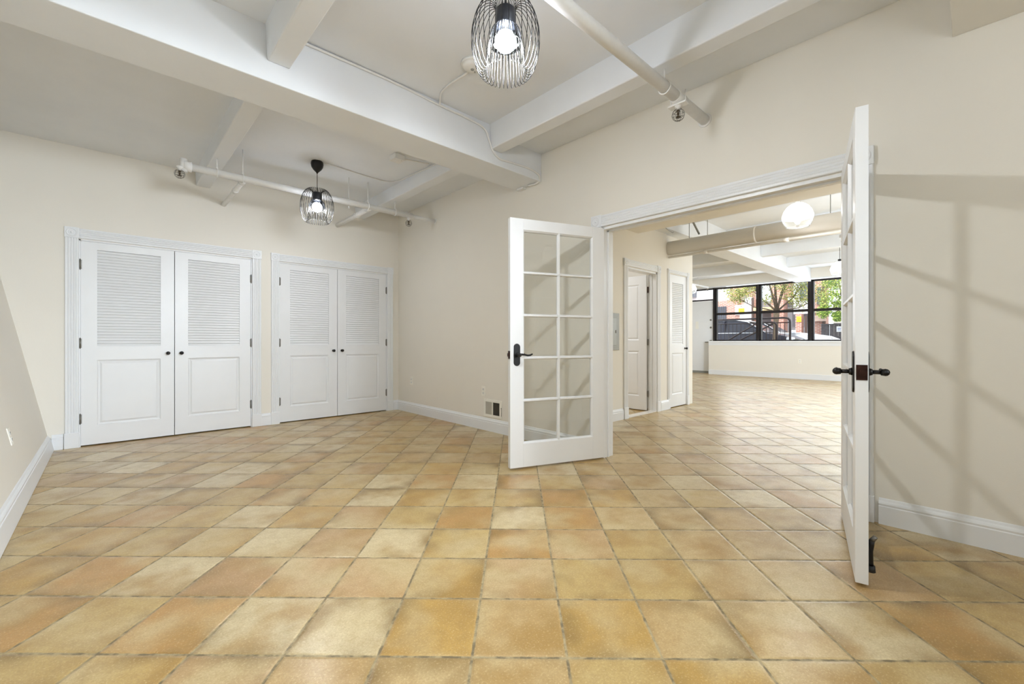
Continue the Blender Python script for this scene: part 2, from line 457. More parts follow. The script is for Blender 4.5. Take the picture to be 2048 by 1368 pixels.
# street wall: parapet under the windows, lintel above them
XP, XW = 13.65, 14.05
W = MB()
W.box(XP, -4.4, 0, XW + .2, 5.625, 0.985)
W.box(13.78, -4.4, 2.72, XW + .2, 6.8, 2.98)
W.box(XW - .05, 6.55, 0, XW + .2, 6.8, 2.72)
W.box(13.78, -4.4, .985, XW + .2, -3.6, 2.72)
struct(W, 'wall_street', WALL, 'cream wall under and over the band of black framed windows', 'wall')

# ceiling
W = MB()
W.box(-1.4, -3.2, ZC, 2.59, 3.1, 3.12); W.box(2.59, -3.2, ZL, XT, 3.1, 3.12); W.box(-1.4, 3.1, ZL, XT, 6.6, 3.12)
W.box(XT, -4.5, ZC, 14.4, 6.9, 3.12)
struct(W, 'ceiling', CEIL, 'white painted concrete ceiling slab between the beams', 'ceiling')
B1 = MB(); B1.box(-1.4, 2.975, 2.635, XF, 3.335, 3.0)
struct(B1, 'ceiling_beam', CEIL, 'thick white beam crossing the room parallel to the closet wall', 'beam', bevel=.006)
B2 = MB(); B2.box(XT, 2.975, 2.635, 13.78, 3.335, 3.0)
struct(B2, 'ceiling_beam', CEIL, 'long white beam running down the hall to the windows', 'beam', bevel=.006)
def joist(x0, x1, y0, y1, label, z=2.76, m=CEIL):
    b = MB()
    b.prism([(x0, z), (x1, z), (x1 + .012, 3.0), (x0 - .012, 3.0)], ((0, y0, 0), (1, 0, 0), (0, 0, 1), (0, 1, 0)), y1 - y0)
    return struct(b, 'ceiling_joist', m, label, 'joist', bevel=.008)
joist(.715, .845, -3.1, 2.975, 'white joist meeting the thick beam above the middle of the near bay')
joist(2.52, 2.65, -3.1, 2.975, 'white joist running beside the french door wall up to the thick beam')
joist(.715, .845, 3.335, YB, 'white joist between the thick beam and the closet wall, behind the caged sprinkler')
joist(2.53, 2.66, 3.335, YB, 'white joist between the thick beam and the room corner')
for k, x in enumerate((6.15, 7.96, 9.77, 11.58)):
    q = ['first', 'second', 'third', 'fourth'][k]
    joist(x, x + .13, -4.4, 2.975, f'{q} white hall joist counted from the french doors, window side bay')
    if k > 0: joist(x, x + .13, 3.335, 6.8, f'{q} white hall joist counted from the french doors, entry door side bay')
b = MB(); b.box(4.985, -4.4, 2.51, 5.33, YH, 2.98)
struct(b, 'ceiling_soffit', SOFF, 'beige boxed soffit crossing the hall above the bathroom door', 'soffit', bevel=.004)
b = MB(); b.box(-1.2, -1.2, 2.60, XF, 0.073, 2.99)
struct(b, 'ceiling_soffit', SOFF, 'beige dropped soffit above the wall with the door shadow', 'soffit', bevel=.004)

# ------------------------------------------------------------------ trim profiles
def base_profile(h=.145, t=.017):
    return [(0, 0), (t, 0), (t, h - .045), (t - .003, h - .040), (t - .001, h - .030), (t - .004, h - .022), (t - .010, h - .014), (t - .013, h - .004), (t - .016, h), (0, h)]
def baseboard(name, o, out, along, length, label, up=(0, 0, 1)):
    m = MB(); m.prism(base_profile(), (o, out, up, along), length)
    return struct(m, name, TRIM, label, 'baseboard')
baseboard('baseboard_right', (XF, OPY1 + .125, 0), (-1, 0, 0), (0, 1, 0), YB - OPY1 - .125, 'white baseboard between the room corner and the open glass door')
baseboard('baseboard_right', (XF, -3.1, 0), (-1, 0, 0), (0, 1, 0), OPY0 - .125 + 3.1, 'white baseboard under the wall with the door shadow')
baseboard('baseboard_back', (LX(0), YB, 0), (0, -1, 0), (1, 0, 0), CL[0][0] - .105 - LX(0), 'short white baseboard stub beside the leaning wall')
baseboard('baseboard_back', (CL[0][1] + .09, YB, 0), (0, -1, 0), (1, 0, 0), CL[1][0] - CL[0][1] - .18, 'tiny white baseboard piece between the two closets')
baseboard('baseboard_back', (CL[1][1] + .10, YB, 0), (0, -1, 0), (1, 0, 0), XF - CL[1][1] - .10, 'tiny white baseboard piece in the room corner')
lean = Vector((-0.196, 0, 1)).normalized(); lout = Vector((1, 0, .196)).normalized()
baseboard('baseboard_left', (LX(0), -3.1, 0), lout, (0, 1, 0), YB + 3.1, 'white baseboard along the leaning wall', up=lean)
baseboard('baseboard_hall', (XT, YH, 0), (0, -1, 0), (1, 0, 0), BX0 - .10 - XT, 'white hall baseboard below the grey electrical panel')
baseboard('baseboard_hall', (BX1 + .12, YH, 0), (0, -1, 0), (1, 0, 0), LX0 - .06 - BX1 - .12, 'short white baseboard between bathroom door and narrow louvered door')
m = MB(); m.box(XP - .015, -4.4, 0, XP, 5.625, .14)
struct(m, 'baseboard_street', TRIM, 'plain white baseboard under the street windows', 'baseboard')

def flute(w, t=.020):
    p = [(0, 0), (0, t * .7), (.004, t), (w * .16, t)]
    for c in (.30, .5, .70):
        p += [(w * (c - .095), t * .80), (w * (c - .05), t * .98), (w * c, t * 1.05), (w * (c + .05), t * .98), (w * (c + .095), t * .80)]
    p += [(w * .84, t), (w - .004, t), (w, t * .7), (w, 0)]
    return p
def casing(name, org, ax, out, x0, x1, ztop, w, label, plinth=.15, rw=None, lj=0.0):
    """door casing around an opening from x0 to x1 (along ax, from org): fluted sides, head, corner rosettes, plinths, jamb"""
    org, ax, out = Vector(org), Vector(ax), Vector(out); up = Vector((0, 0, 1))
    e = tag(empty(name, org + ax * ((x0 + x1) / 2)), label, 'door casing', None, 'structure')
    inv = Matrix.Translation(-(org + ax * ((x0 + x1) / 2)))
    def fin(mb, nm, bev=0.0):
        mb.v = [tuple(inv @ Vector(v)) for v in mb.v]
        return mb.build(nm, TRIM, e, bev)
    ztop -= 0.0
    for s, xa in ((-1, x0 - w), (1, x1)):
        m = MB(); m.prism(flute(w), (org + ax * xa + up * plinth, ax, out, up), ztop - plinth); fin(m, 'side_casing')
        ML = fr(org + ax * xa, up, ax, out)
        m = MB(); m.box(-.004, 0, 0, w + .004, .027, plinth, ML, .003); fin(m, 'plinth')
        m = MB(); m.box(-.003, 0, ztop, w + .003, .026, ztop + w + .006, ML, .003)
        R = fr(org + ax * (xa + w / 2) + out * .026 + up * (ztop + w / 2 + .003), out, ax, -up)
        m.lathe([(w * .42, 0), (w * .40, .004), (w * .34, .005), (w * .31, .001), (w * .27, .000), (w * .22, .003), (w * .17, .003), (w * .13, 0), (w * .11, .004), (w * .05, .007), (0, .008)], R, 24)
        fin(m, 'rosette')
    m = MB(); m.prism(flute(w), (org + ax * (x0 + .003) + up * (ztop + .001), up, out, ax), x1 - x0 - .006); fin(m, 'head_casing')
    return e, inv
e, inv = casing('trim_1', (0, YB, 0), (1, 0, 0), (0, -1, 0), CL[0][0], CL[0][1], 2.022, .095, 'white fluted casing with corner rosettes around the closet by the leaning wall')
e, inv = casing('trim_2', (0, YB, 0), (1, 0, 0), (0, -1, 0), CL[1][0], CL[1][1], 2.022, .09, 'white fluted casing with corner rosettes around the closet by the room corner')
e, inv = casing('trim_3', (XF, 0, 0), (0, 1, 0), (-1, 0, 0), OPY0 - .003, OPY1 + .003, 2.036, .10, 'white fluted casing with rosettes around the french door opening')
e, inv = casing('trim_4', (0, YH, 0), (1, 0, 0), (0, -1, 0), BX0, BX1, 2.028, .09, 'white fluted casing around the open bathroom doorway')
e, inv = casing('trim_5', (0, YL, 0), (1, 0, 0), (0, -1, 0), LX0, LX1, 2.068, .055, 'narrow white casing around the slim louvered hall door')
# jamb linings
m = MB(); m.box(XF + .001, OPY1 - .002, 0, XT - .001, OPY1 + .0, OPZ); m.box(XF - .004, OPY1 - .02, 0, XT + .004, OPY1 - .001, OPZ); m.box(XF - .004, OPY0 + .001, 0, XT + .004, OPY0 + .02, OPZ)
m.box(XF - .004, OPY0, OPZ - .02, XT + .004, OPY1, OPZ - .001)
m.box(XF + .05, OPY1 - .032, 0, XF + .062, OPY1 - .02, OPZ - .02); m.box(XF + .05, OPY0 + .02, 0, XF + .062, OPY0 + .032, OPZ - .02); m.box(XF + .05, OPY0 + .02, OPZ - .032, XF + .062, OPY1 - .02, OPZ - .02)
struct(m, 'trim_6', TRIM, 'white jamb lining with door stop inside the french door opening', 'door jamb')
m = MB(); m.box(BX0 + .0, YH - .003, 0, BX0 + .018, YH + .125, 2.02); m.box(BX1 - .018, YH - .003, 0, BX1, YH + .125, 2.02); m.box(BX0, YH - .003, 2.0, BX1, YH + .125, 2.02)
m.box(BX0 + .018, YH + .06, 0, BX0 + .03, YH + .075, 2.0); m.box(BX1 - .03, YH + .06, 0, BX1 - .018, YH + .075, 2.0)
struct(m, 'trim_7', TRIM, 'white jamb lining of the bathroom doorway', 'door jamb')
m = MB(); m.box(BX0, YH - .01, .0, BX1, YH + .10, .012, None, .003)
struct(m, 'trim_8', MARBLE, 'pale stone threshold strip under the bathroom doorway', 'threshold')
m = MB()
for a, b in CL:
    m.box(a, YB - .001, 0, a + .012, YB + .1, 2.018); m.box(b - .012, YB - .001, 0, b, YB + .1, 2.018); m.box(a, YB - .001, 2.006, b, YB + .1, 2.018)
struct(m, 'trim_9', TRIM, 'white jamb linings inside both closet openings', 'door jamb')

# ------------------------------------------------------------------ closet doors
def rings(mb, x0, z0, x1, z1, steps, M):
    """nested rectangles: steps (inset, y)"""
    vs = []; fs = []
    for ins, y in steps:
        vs += [(x0 + ins, y, z0 + ins), (x1 - ins, y, z0 + ins), (x1 - ins, y, z1 - ins), (x0 + ins, y, z1 - ins)]
    for k in range(len(steps) - 1):
        for q in range(4):
            a = k * 4 + q; b = k * 4 + (q + 1) % 4
            fs.append((a, b, b + 4, a + 4))
    k = (len(steps) - 1) * 4
    fs.append((k, k + 1, k + 2, k + 3))
    mb.add(vs, fs, M)
def knob(parent, x, z, y=0.0):
    m = MB()
    R = fr((x, y, z), (0, -1, 0), (1, 0, 0), (0, 0, 1))
    m.lathe([(0, 0), (.016, 0), (.016, .003), (.008, .005), (.0075, .020), (.014, .024), (.018, .031), (.0185, .038), (.015, .044), (.008, .047), (0, .048)], R, 20)
    return m.build('knob', BLACK, parent)
def hinge(parent, x, z, y=-.004, leaf=0.0, h=.09, m_=None, side=1):
    m = MB(); m.tube([(x, y, z - h / 2), (x, y, z + h / 2)], .0065, 10)
    m.sphere((x, y, z + h / 2 + .003), .006, 8); m.sphere((x, y, z - h / 2 - .003), .006, 8)
    if leaf: m.box(x, y + .003, z - h / 2, x + side * leaf, y + .006, z + h / 2)
    return m.build('hinge', m_ or HINGE, parent)
def louver_door(name, loc, rz, Wd, H, label, knob_x, hinge_x, st=.115, zl=(.965, 1.918), zp=(.187, .83), T=.035, kz=.888, pitch=.0289, kstyle=True, group=None):
    """local: x across, front faces -y, z up"""
    e = tag(empty(name, loc, rz), label, 'door', None, 'structure')
    f = MB()
    f.box(0, 0, 0, st, T, H); f.box(Wd - st, 0, 0, Wd, T, H)
    f.box(st, 0, 0, Wd - st, T, zp[0]); f.box(st, 0, zp[1], Wd - st, T, zl[0]); f.box(st, 0, zl[1], Wd - st, T, H)
    f.build('door_frame', DOOR, e)
    p = MB(); rings(p, st, zp[0], Wd - st, zp[1], [(0, 0), (.004, .006), (.014, .011), (.020, .0115), (.036, .003), (.040, .003)], None)
    p.box(st, T - .008, zp[0], Wd - st, T, zp[1]); p.build('raised_panel', DOOR, e)
    s = MB(); n = int(round((zl[1] - zl[0]) / pitch)); pt = (zl[1] - zl[0]) / n
    for k in range(n):
        z = zl[0] + k * pt
        s.prism([(.003, z + .001), (.008, z - .003), (.020, z + pt * .80), (.013, z + pt * .92)], ((st, 0, 0), (0, 1, 0), (0, 0, 1), (1, 0, 0)), Wd - 2 * st)
    s.build('louver_slats', DOOR, e)
    knob(e, knob_x, kz)
    for z in (H * .13, H * .50, H * .885): hinge(e, hinge_x, z, leaf=.012, side=1 if hinge_x < Wd / 2 else -1)
    return e
D0 = .012
def pair(c, k, w):
    a, b = c; mid = (a + b) / 2
    wl = mid - a - .0035 - .012
    louver_door(f'door_{k}', (a + .013, YB + .003, D0), 0, wl - .001, 1.992, w[0], wl - .055, -.004)
    louver_door(f'door_{k+1}', (mid + .0025, YB + .003, D0), 0, wl - .001, 1.992, w[1], .055, wl + .003)
pair(CL[0], 1, ['white louvered closet door next to the leaning wall', 'white louvered closet door, right half of the pair by the leaning wall'])
pair(CL[1], 3, ['white louvered closet door, left half of the pair by the room corner', 'white louvered closet door nearest the room corner'])
louver_door('door_5', (LX0 + .004, YL + .003, D0), 0, LX1 - LX0 - .008, 2.045, 'slim white louvered door in the hall wall, closed', LX1 - LX0 - .055, -.004, st=.105, kz=.90)

# bathroom door, standing open into the bathroom
def panel_door(name, loc, rz, Wd, H, label, T=.035):
    e = tag(empty(name, loc, rz), label, 'door', None, 'structure')
    f = MB(); st = .115; z = (.20, .87, 1.03, H - .13)
    f.box(0, 0, 0, st, T, H); f.box(Wd - st, 0, 0, Wd, T, H)
    f.box(st, 0, 0, Wd - st, T, z[0]); f.box(st, 0, z[1], Wd - st, T, z[2]); f.box(st, 0, z[3], Wd - st, T, H)
    f.build('door_frame', DOOR, e)
    for a, b in ((z[0], z[1]), (z[2], z[3])):
        p = MB(); rings(p, st, a, Wd - st, b, [(0, 0), (.004, .006), (.014, .011), (.020, .0115), (.036, .003), (.040, .003)], None)
        rings(p, st, a, Wd - st, b, [(0, T), (.004, T - .006), (.014, T - .011), (.020, T - .0115), (.036, T - .003), (.040, T - .003)], None)
        p.build('raised_panel', DOOR, e)
    for zz in (.24, 1.0, 1.77):
        m = MB(); m.tube([(-.007, .002, zz - .045), (-.007, .002, zz + .045)], .0065, 10)
        m.box(-.022, .004, zz - .045, 0.0, .0055, zz + .045); m.box(.0, -.0015, zz - .045, .02, 0, zz + .045)
        m.build('hinge', BRONZE if zz > 1.2 else HINGE, e)
    return e
panel_door('door_6', (BX1 - .03, YH + .13, .012), math.radians(92), .76, 1.985, 'white two-panel bathroom door standing open')
bpy.data.objects['door_6'].scale = (1, 1, 1)

# ------------------------------------------------------------------ french doors
FW, FH, FT = .885, 2.0, .044
def french_door(name, hinge_pt, direction, label, stop=False):
    """local: x from hinge to latch edge, y through the leaf, z up"""
    e = tag(empty(name, hinge_pt, math.atan2(direction[1], direction[0])), label, 'french door', None, 'structure')
    h = FT / 2; st = .115; zb, zt = .190, 1.912; m_ = .026
    f = MB()
    f.box(0, -h, 0, st, h, FH); f.box(FW - st, -h, 0, FW, h, FH); f.box(st, -h, 0, FW - st, h, zb); f.box(st, -h, zt, FW - st, h, FH)
    f.build('door_frame', DOOR, e, .0015)
    g = MB()
    cs = [(-m_ / 2, -.006), (-.006, -h + .003), (.006, -h + .003), (m_ / 2, -.006), (m_ / 2, .006), (.006, h - .003), (-.006, h - .003), (-m_ / 2, .006)]
    xc = FW / 2
    g.prism(cs, ((xc, 0, zb), (1, 0, 0), (0, 1, 0), (0, 0, 1)), zt - zb)
    pz = (zt - zb) / 5
    for k in range(1, 5): g.prism(cs, ((st, 0, zb + k * pz), (0, 0, 1), (0, 1, 0), (1, 0, 0)), FW - 2 * st)
    # glazing bead round the opening, both faces
    for sgn in (-1, 1):
        bw = .012
        pr = [(0, 0), (0, sgn * h * .92), (bw, sgn * .008), (bw, 0)]
        g.prism(pr, ((st, 0, zb), (1, 0, 0), (0, 1, 0), (0, 0, 1)), zt - zb)
        g.prism(pr, ((FW - st, 0, zb), (-1, 0, 0), (0, 1, 0), (0, 0, 1)), zt - zb)
        g.prism(pr, ((st, 0, zb), (0, 0, 1), (0, 1, 0), (1, 0, 0)), FW - 2 * st)
        g.prism(pr, ((st, 0, zt), (0, 0, -1), (0, 1, 0), (1, 0, 0)), FW - 2 * st)
    g.build('muntin_grid', DOOR, e)
    for c in range(2):
        for r in range(5):
            x0, x1 = (st + .006, xc - .008) if c == 0 else (xc + .008, FW - st - .006)
            p = MB(); p.box(x0, -.0015, zb + r * pz + .006, x1, .0015, zb + (r + 1) * pz - .006); p.build('pane', GLASS, e)
    # handle sets
    hx, hz = FW - .058, (.884 if stop else .905)
    for sgn in (-1, 1):
        nm = 'handle'
        m = MB(); n = 24
        pl = []
        for k in range(n):
            a = 2 * math.pi * k / n
            pl.append((hx + .029 * math.cos(a), hz + (.061 if math.sin(a) > 0 else -.061) + .029 * math.sin(a)))
        y0 = sgn * h; y1 = sgn * (h + .006)
        m.add([(a, y0, b) for a, b in pl] + [(hx + (a - hx) * .9, y1, hz + (b - hz) * .97) for a, b in pl],
              [tuple(range(n, 2 * n))] + [(i, (i + 1) % n, n + (i + 1) % n, n + i) for i in range(n)])
        m.tube([(hx, y1, hz), (hx, sgn * (h + .018), hz)], [.017, .013], 14)
        m.tube([(hx, sgn * (h + .012), hz), (hx, sgn * (h + .045), hz)], .009, 12)
        m.tube([(hx, sgn * (h + .045), hz), (hx, sgn * (h + .062), hz)], [.013, .0155], 14); m.sphere((hx, sgn * (h + .060), hz), .0155, 12)
        yl = sgn * (h + .056)
        m.tube([(hx, yl, hz), (hx - .02, yl, hz + .004), (hx - .045, yl, hz + .002), (hx - .07, yl, hz - .004), (hx - .092, yl, hz - .002), (hx - .108, yl, hz + .006), (hx - .112, yl * 1.0, hz + .008)],
               [.010, .0085, .0075, .0075, .0075, .0065, .004], 10)
        m.build('lever_handle', BLACK, e)
    m = MB(); m.box(FW - .001, -.019, hz - .032, FW + .003, .019, hz + .032, None, .001); m.box(FW, -.009, hz - .013, FW + .013, .009, hz + .013)
    m.build('latch', BRONZE, e)
    for z in (.21, .99, 1.78): hinge(e, -.006, z, y=h if stop else -h, leaf=0, h=.09)
    if stop:
        m = MB(); x = FW - .075
        m.box(x - .02, h, .115, x + .02, h + .006, .165, None, .002)
        m.tube([(x, h + .018, .165), (x, h + .014, .145), (x, h + .010, .115), (x, h + .012, .075), (x, h + .014, .055)], [.010, .012, .012, .011, .010], 10)
        m.build('door_holder', BLACK, e)
        m = MB(); m.tube([(x, h + .014, .056), (x, h + .014, .030)], [.015, .017], 14); m.build('rubber_foot', RUBBER, [c for c in e.children if c.name.startswith('door_holder')][0] if e.children else e)
        m = MB(); m.tube([(x, h + .018, .163), (x, h + .030, .182)], [.011, .009], 8); m.build('release_pedal', HINGE, e)
    return e
d1 = Vector((-.812, .305)).normalized(); d2 = Vector((-.855, -.191)).normalized()
french_door('door_7', (3.168, 2.222, .014), d1, 'white ten-pane french door folded back toward the closets')
french_door('door_8', (3.166, .511, .014), d2, 'white ten-pane french door seen edge on, with floor stop', True)

# ------------------------------------------------------------------ caged pendants
def cage_pendant(loc, label, drop, bulb_m):
    """origin at the ceiling"""
    e = empty('pendant_lamp', loc, 0, label, 'pendant lamp', 'black wire cage pendants')
    m = MB(); m.lathe([(.0, .0), (.055, 0), (.060, -.01), (.062, -.03), (.056, -.06), (.040, -.085), (.020, -.105), (.010, -.115), (.006, -.125), (0, -.125)], None, 28)
    m.build('ceiling_cup', BLACK, e)
    zc = -drop     # cage centre
    m = MB(); m.tube([(0, 0, -.12), (0, 0, zc + .12)], .003, 6); m.build('cord', BLACK, e)
    m = MB(); m.lathe([(0, .142), (.042, .142), (.047, .136), (.047, .062), (.043, .058), (0, .058)], Matrix.Translation((0, 0, zc)), 32)
    m.build('socket', mat('black_shade', (.02, .022, .028), .35), e)
    m = MB(); m.lathe([(.047, .060), (.058, .035), (.068, .010), (.077, -.025), (.076, -.025), (.067, .010), (.057, .034), (.046, .058)], Matrix.Translation((0, 0, zc)), 32)
    m.build('glass_bell', SMOKE, e)
    m = MB(); m.sphere((0, 0, zc - .010), .050, 20); m.build('bulb', bulb_m, e)
    prof = [(.046, .142), (.060, .172), (.085, .182), (.115, .168), (.143, .130), (.164, .075), (.174, .015), (.173, -.045), (.163, -.100), (.148, -.145), (.130, -.172), (.115, -.178), (.103, -.165), (.098, -.130), (.094, -.080), (.088, -.030), (.080, .010), (.070, .045), (.050, .066)]
    w = MB(); N = 34
    pts = []
    for i in range(len(prof) - 1):
        p0 = Vector(prof[max(i - 1, 0)]); p1 = Vector(prof[i]); p2 = Vector(prof[i + 1]); p3 = Vector(prof[min(i + 2, len(prof) - 1)])
        for t in (0, .5):
            pts.append(.5 * ((2 * p1) + (-p0 + p2) * t + (2 * p0 - 5 * p1 + 4 * p2 - p3) * t * t + (-p0 + 3 * p1 - 3 * p2 + p3) * t ** 3))
    pts.append(Vector(prof[-1]))
    for k in range(N):
        a = 2 * math.pi * k / N
        w.tube([(r.x * .93 * math.cos(a), r.x * .93 * math.sin(a), zc + r.y * .95) for r in pts], .0017, 5)
    w.build('wire_cage', BLACK, e)
    return e
cage_pendant((1.385, 1.525, ZC), 'black wire cage pendant hanging in front of the thick beam, close to the camera', .510, BULBM)
cage_pendant((1.60, 4.70, ZL), 'black wire cage pendant hanging in the bay before the closets', .468, BULBM2)

def globe_pendant(loc, drop, label, cup, w=.155):
    e = empty('pendant_lamp', loc, 0, label, 'pendant lamp', 'glass globe pendants in the hall')
    m = MB(); m.lathe([(0, 0), (.05, 0), (.058, -.02), (.05, -.06), (.02, -.09), (.008, -.10), (0, -.10)], None, 24); m.build('ceiling_cup', cup, e)
    zc = -drop
    m = MB(); m.tube([(0, 0, -.09), (0, 0, zc + .13)], .004, 6); m.build('cord', cup, e)
    m = MB(); m.lathe([(0, .185), (.03, .185), (.032, .14), (.03, .12), (0, .12)], Matrix.Translation((0, 0, zc)), 20); m.build('socket', cup, e)
    T = Matrix.Translation((0, 0, zc))
    m = MB(); m.lathe([(.03, .142), (.07, .130), (.108, .100), (.137, .055), (w, .0), (w, -.025), (w - .004, -.025), (w - .004, -.002), (.133, .052), (.104, .095), (.067, .124), (.03, .136)], T, 40); m.build('opal_dome', GLOBEM, e)
    m = MB(); m.lathe([(w - .002, -.026), (.150, -.065), (.130, -.110), (.112, -.132), (.109, -.132), (.127, -.109), (.147, -.065), (w - .005, -.026)], T, 40); m.build('clear_glass_skirt', GLASS, e)
    m = MB(); m.sphere((0, 0, zc + .02), .035, 14); m.build('bulb', GBULBM, e)
    return e
globe_pendant((5.75, 1.37, ZC), .52, 'glowing white glass pendant in the hall nearest the french doors', WPLAST)
globe_pendant((10.55, 1.80, ZC), .52, 'white glass pendant with black ceiling cup near the hall windows', BLACK)
globe_pendant((11.9, 5.40, ZC), .50, 'white glass pendant glowing beside the street entry door, half hidden', WPLAST)

# ------------------------------------------------------------------ sprinkler pipes
def sprinkler_head(parent, x, y, z, r=.026, h=.075):
    """hangs under the pipe at z; a caged head"""
    m = MB(); m.lathe([(0, 0), (.022, 0), (.026, -.008), (.018, -.02), (.014, -.022), (.014, -.040), (0, -.040)], Matrix.Translation((x, y, z)), 14)
    s = m.build('sprinkler_head', PIPE, parent)
    m = MB(); m.lathe([(0, -.038), (.012, -.038), (.013, -.050), (.006, -.055), (.010, -.062), (.006, -.070), (.006, -.082), (.017, -.084), (.017, -.087), (0, -.087)], Matrix.Translation((x, y, z)), 12)
    m.build('deflector', BRASS, s)
    m = MB(); zc = z - .070
    R = .040
    for k in range(5):
        a = math.pi * k / 5
        m.tube([(x + R * math.cos(a) * math.cos(t), y + R * math.sin(a) * math.cos(t), zc + R * math.sin(t)) for t in [2 * math.pi * q / 24 for q in range(24)]], .0013, 4, closed=True)
    for zz in (-.02, 0, .02):
        rr = math.sqrt(R * R - zz * zz)
        m.tube([(x + rr * math.cos(t), y + rr * math.sin(t), zc + zz) for t in [2 * math.pi * q / 24 for q in range(24)]], .0013, 4, closed=True)
    m.build('wire_guard', HINGE, s)
    return s
def hanger(parent, x, y, z, r, ztop, along='x'):
    m = MB()
    if along == 'x': loop = [(x, y + (r + .004) * math.cos(t), z + (r + .006) * math.sin(t)) for t in [2 * math.pi * q / 20 for q in range(20)]]
    else: loop = [(x + (r + .004) * math.cos(t), y, z + (r + .006) * math.sin(t)) for t in [2 * math.pi * q / 20 for q in range(20)]]
    m.tube(loop, .0045, 6, closed=True)
    m.tube([(x, y, z + r), (x, y, ztop)], .005, 8)
    m.lathe([(0, 0), (.010, 0), (.010, .012), (0, .012)], Matrix.Translation((x, y, z + r + .008)), 6)
    return m.build('hanger', PIPE, parent)
# near pipe
PY, PZ, PR = 1.342, 2.645, .036
e = empty('sprinkler_pipe', (0, 0, 0), 0, 'white sprinkler pipe ending in the wall above the french doors', 'sprinkler pipe', 'white sprinkler pipes')
m = MB(); m.tube([(-.75, PY, PZ), (XF + .002, PY, PZ)], PR, 20); m.build('pipe', PIPE, e)
m = MB(); m.tube([(XF - .008, PY, PZ), (XF, PY, PZ)], [PR + .012, PR + .014], 20); m.build('wall_collar', PIPE, e)
m = MB(); m.tube([(2.72, PY, PZ), (2.83, PY, PZ)], PR + .004, 20)
m.box(2.745, PY - .062, PZ - .052, 2.80, PY + .062, PZ - .040, None, .003); m.tube([(2.772, PY + .05, PZ - .055), (2.772, PY + .05, PZ + .04)], .004, 6); m.tube([(2.772, PY - .05, PZ - .055), (2.772, PY - .05, PZ + .04)], .004, 6)
m.build('saddle_clamp', PIPE, e)
sprinkler_head(e, 2.772, PY, PZ - .040)
hanger(e, 2.585, PY, PZ, PR, 2.76)
# far pipe with two branches
QY, QZ, QR = 4.905, 2.625, .033
e = empty('sprinkler_pipe', (0, 0, 0), 0, 'white sprinkler pipe with two side branches running along the closets', 'sprinkler pipe', 'white sprinkler pipes')
m = MB(); m.tube([(.54, QY, QZ), (XF - .35, QY, QZ)], QR, 18); m.tube([(XF - .36, QY, QZ), (XF + .002, QY, QZ)], .022, 14); m.build('pipe', PIPE, e)
m = MB(); m.tube([(.50, QY, QZ), (.56, QY, QZ)], QR + .012, 16); m.tube([(.50, QY, QZ + .06), (.50, QY, QZ - .06)], .03, 14)
m.build('end_fitting', PIPE, e)
m = MB(); m.tube([(XF - .012, QY, QZ), (XF, QY, QZ)], .034, 16); m.build('wall_collar', PIPE, e)
for x, r in ((.975, .024), (2.28, .028)):
    m = MB(); m.tube([(x, QY, QZ - .012), (x, YB, QZ - .02)], r, 14); m.tube([(x, QY, QZ), (x, QY + .09, QZ - .012)], r + .008, 14); m.tube([(x, QY + .36, QZ - .015), (x, QY + .42, QZ - .015)], r + .006, 14)
    m.build('branch_pipe', PIPE, e)
sprinkler_head(e, .47, QY - .02, QZ - .02)
sprinkler_head(e, 2.79, QY, QZ - .028)
for x, zt in ((.755, 2.76), (.965, ZL), (2.25, ZL), (2.60, 2.76)): hanger(e, x, QY, QZ, QR, zt)
m = MB(); m.tube([(2.02, QY, ZL), (2.02, QY, QZ - .06)], .003, 6); m.lathe([(0, 0), (.008, 0), (.008, .02), (0, .02)], Matrix.Translation((2.02, QY, QZ - .07)), 6)
m.build('hanger_rod', PIPE, e)
# hall pipe that runs under the duct, and the small one at the entry
e = empty('sprinkler_pipe', (0, 0, 0), 0, 'thin beige sprinkler pipe running just under the round hall duct', 'sprinkler pipe', 'white sprinkler pipes')
DX, DZ, DR = 6.22, 2.43, .105
m = MB(); m.tube([(DX - .02, YH, DZ - .135), (DX - .02, -4.4, DZ - .135)], .019, 12); m.build('pipe', DUCT, e)
for y in (2.6, 1.6, .6, -.4): 
    m = MB(); m.tube([(DX - .02, y - .03, DZ - .135), (DX - .02, y + .03, DZ - .135)], .026, 12); m.build('coupling', DUCT, e)
e = empty('sprinkler_pipe', (0, 0, 0), 0, 'short white sprinkler pipe below the ceiling at the entry door', 'sprinkler pipe', 'white sprinkler pipes')
m = MB(); m.tube([(11.5, 5.5, 2.66), (13.3, 5.5, 2.66)], .025, 12); m.build('pipe', PIPE, e)
sprinkler_head(e, 13.27, 5.5, 2.64)
hanger(e, 12.6, 5.5, 2.66, .025, ZC)
e = empty('sprinkler_pipe', (0, 0, 0), 0, 'white sprinkler pipe with caged head behind the round hall duct', 'sprinkler pipe', 'white sprinkler pipes')
m = MB(); m.tube([(8.3, 1.0, 2.66), (8.3, 1.42, 2.66)], .025, 12); m.tube([(8.3, 1.0, 2.66), (13.7, 1.0, 2.66)], .025, 12); m.build('pipe', PIPE, e)
sprinkler_head(e, 8.3, 1.36, 2.64)

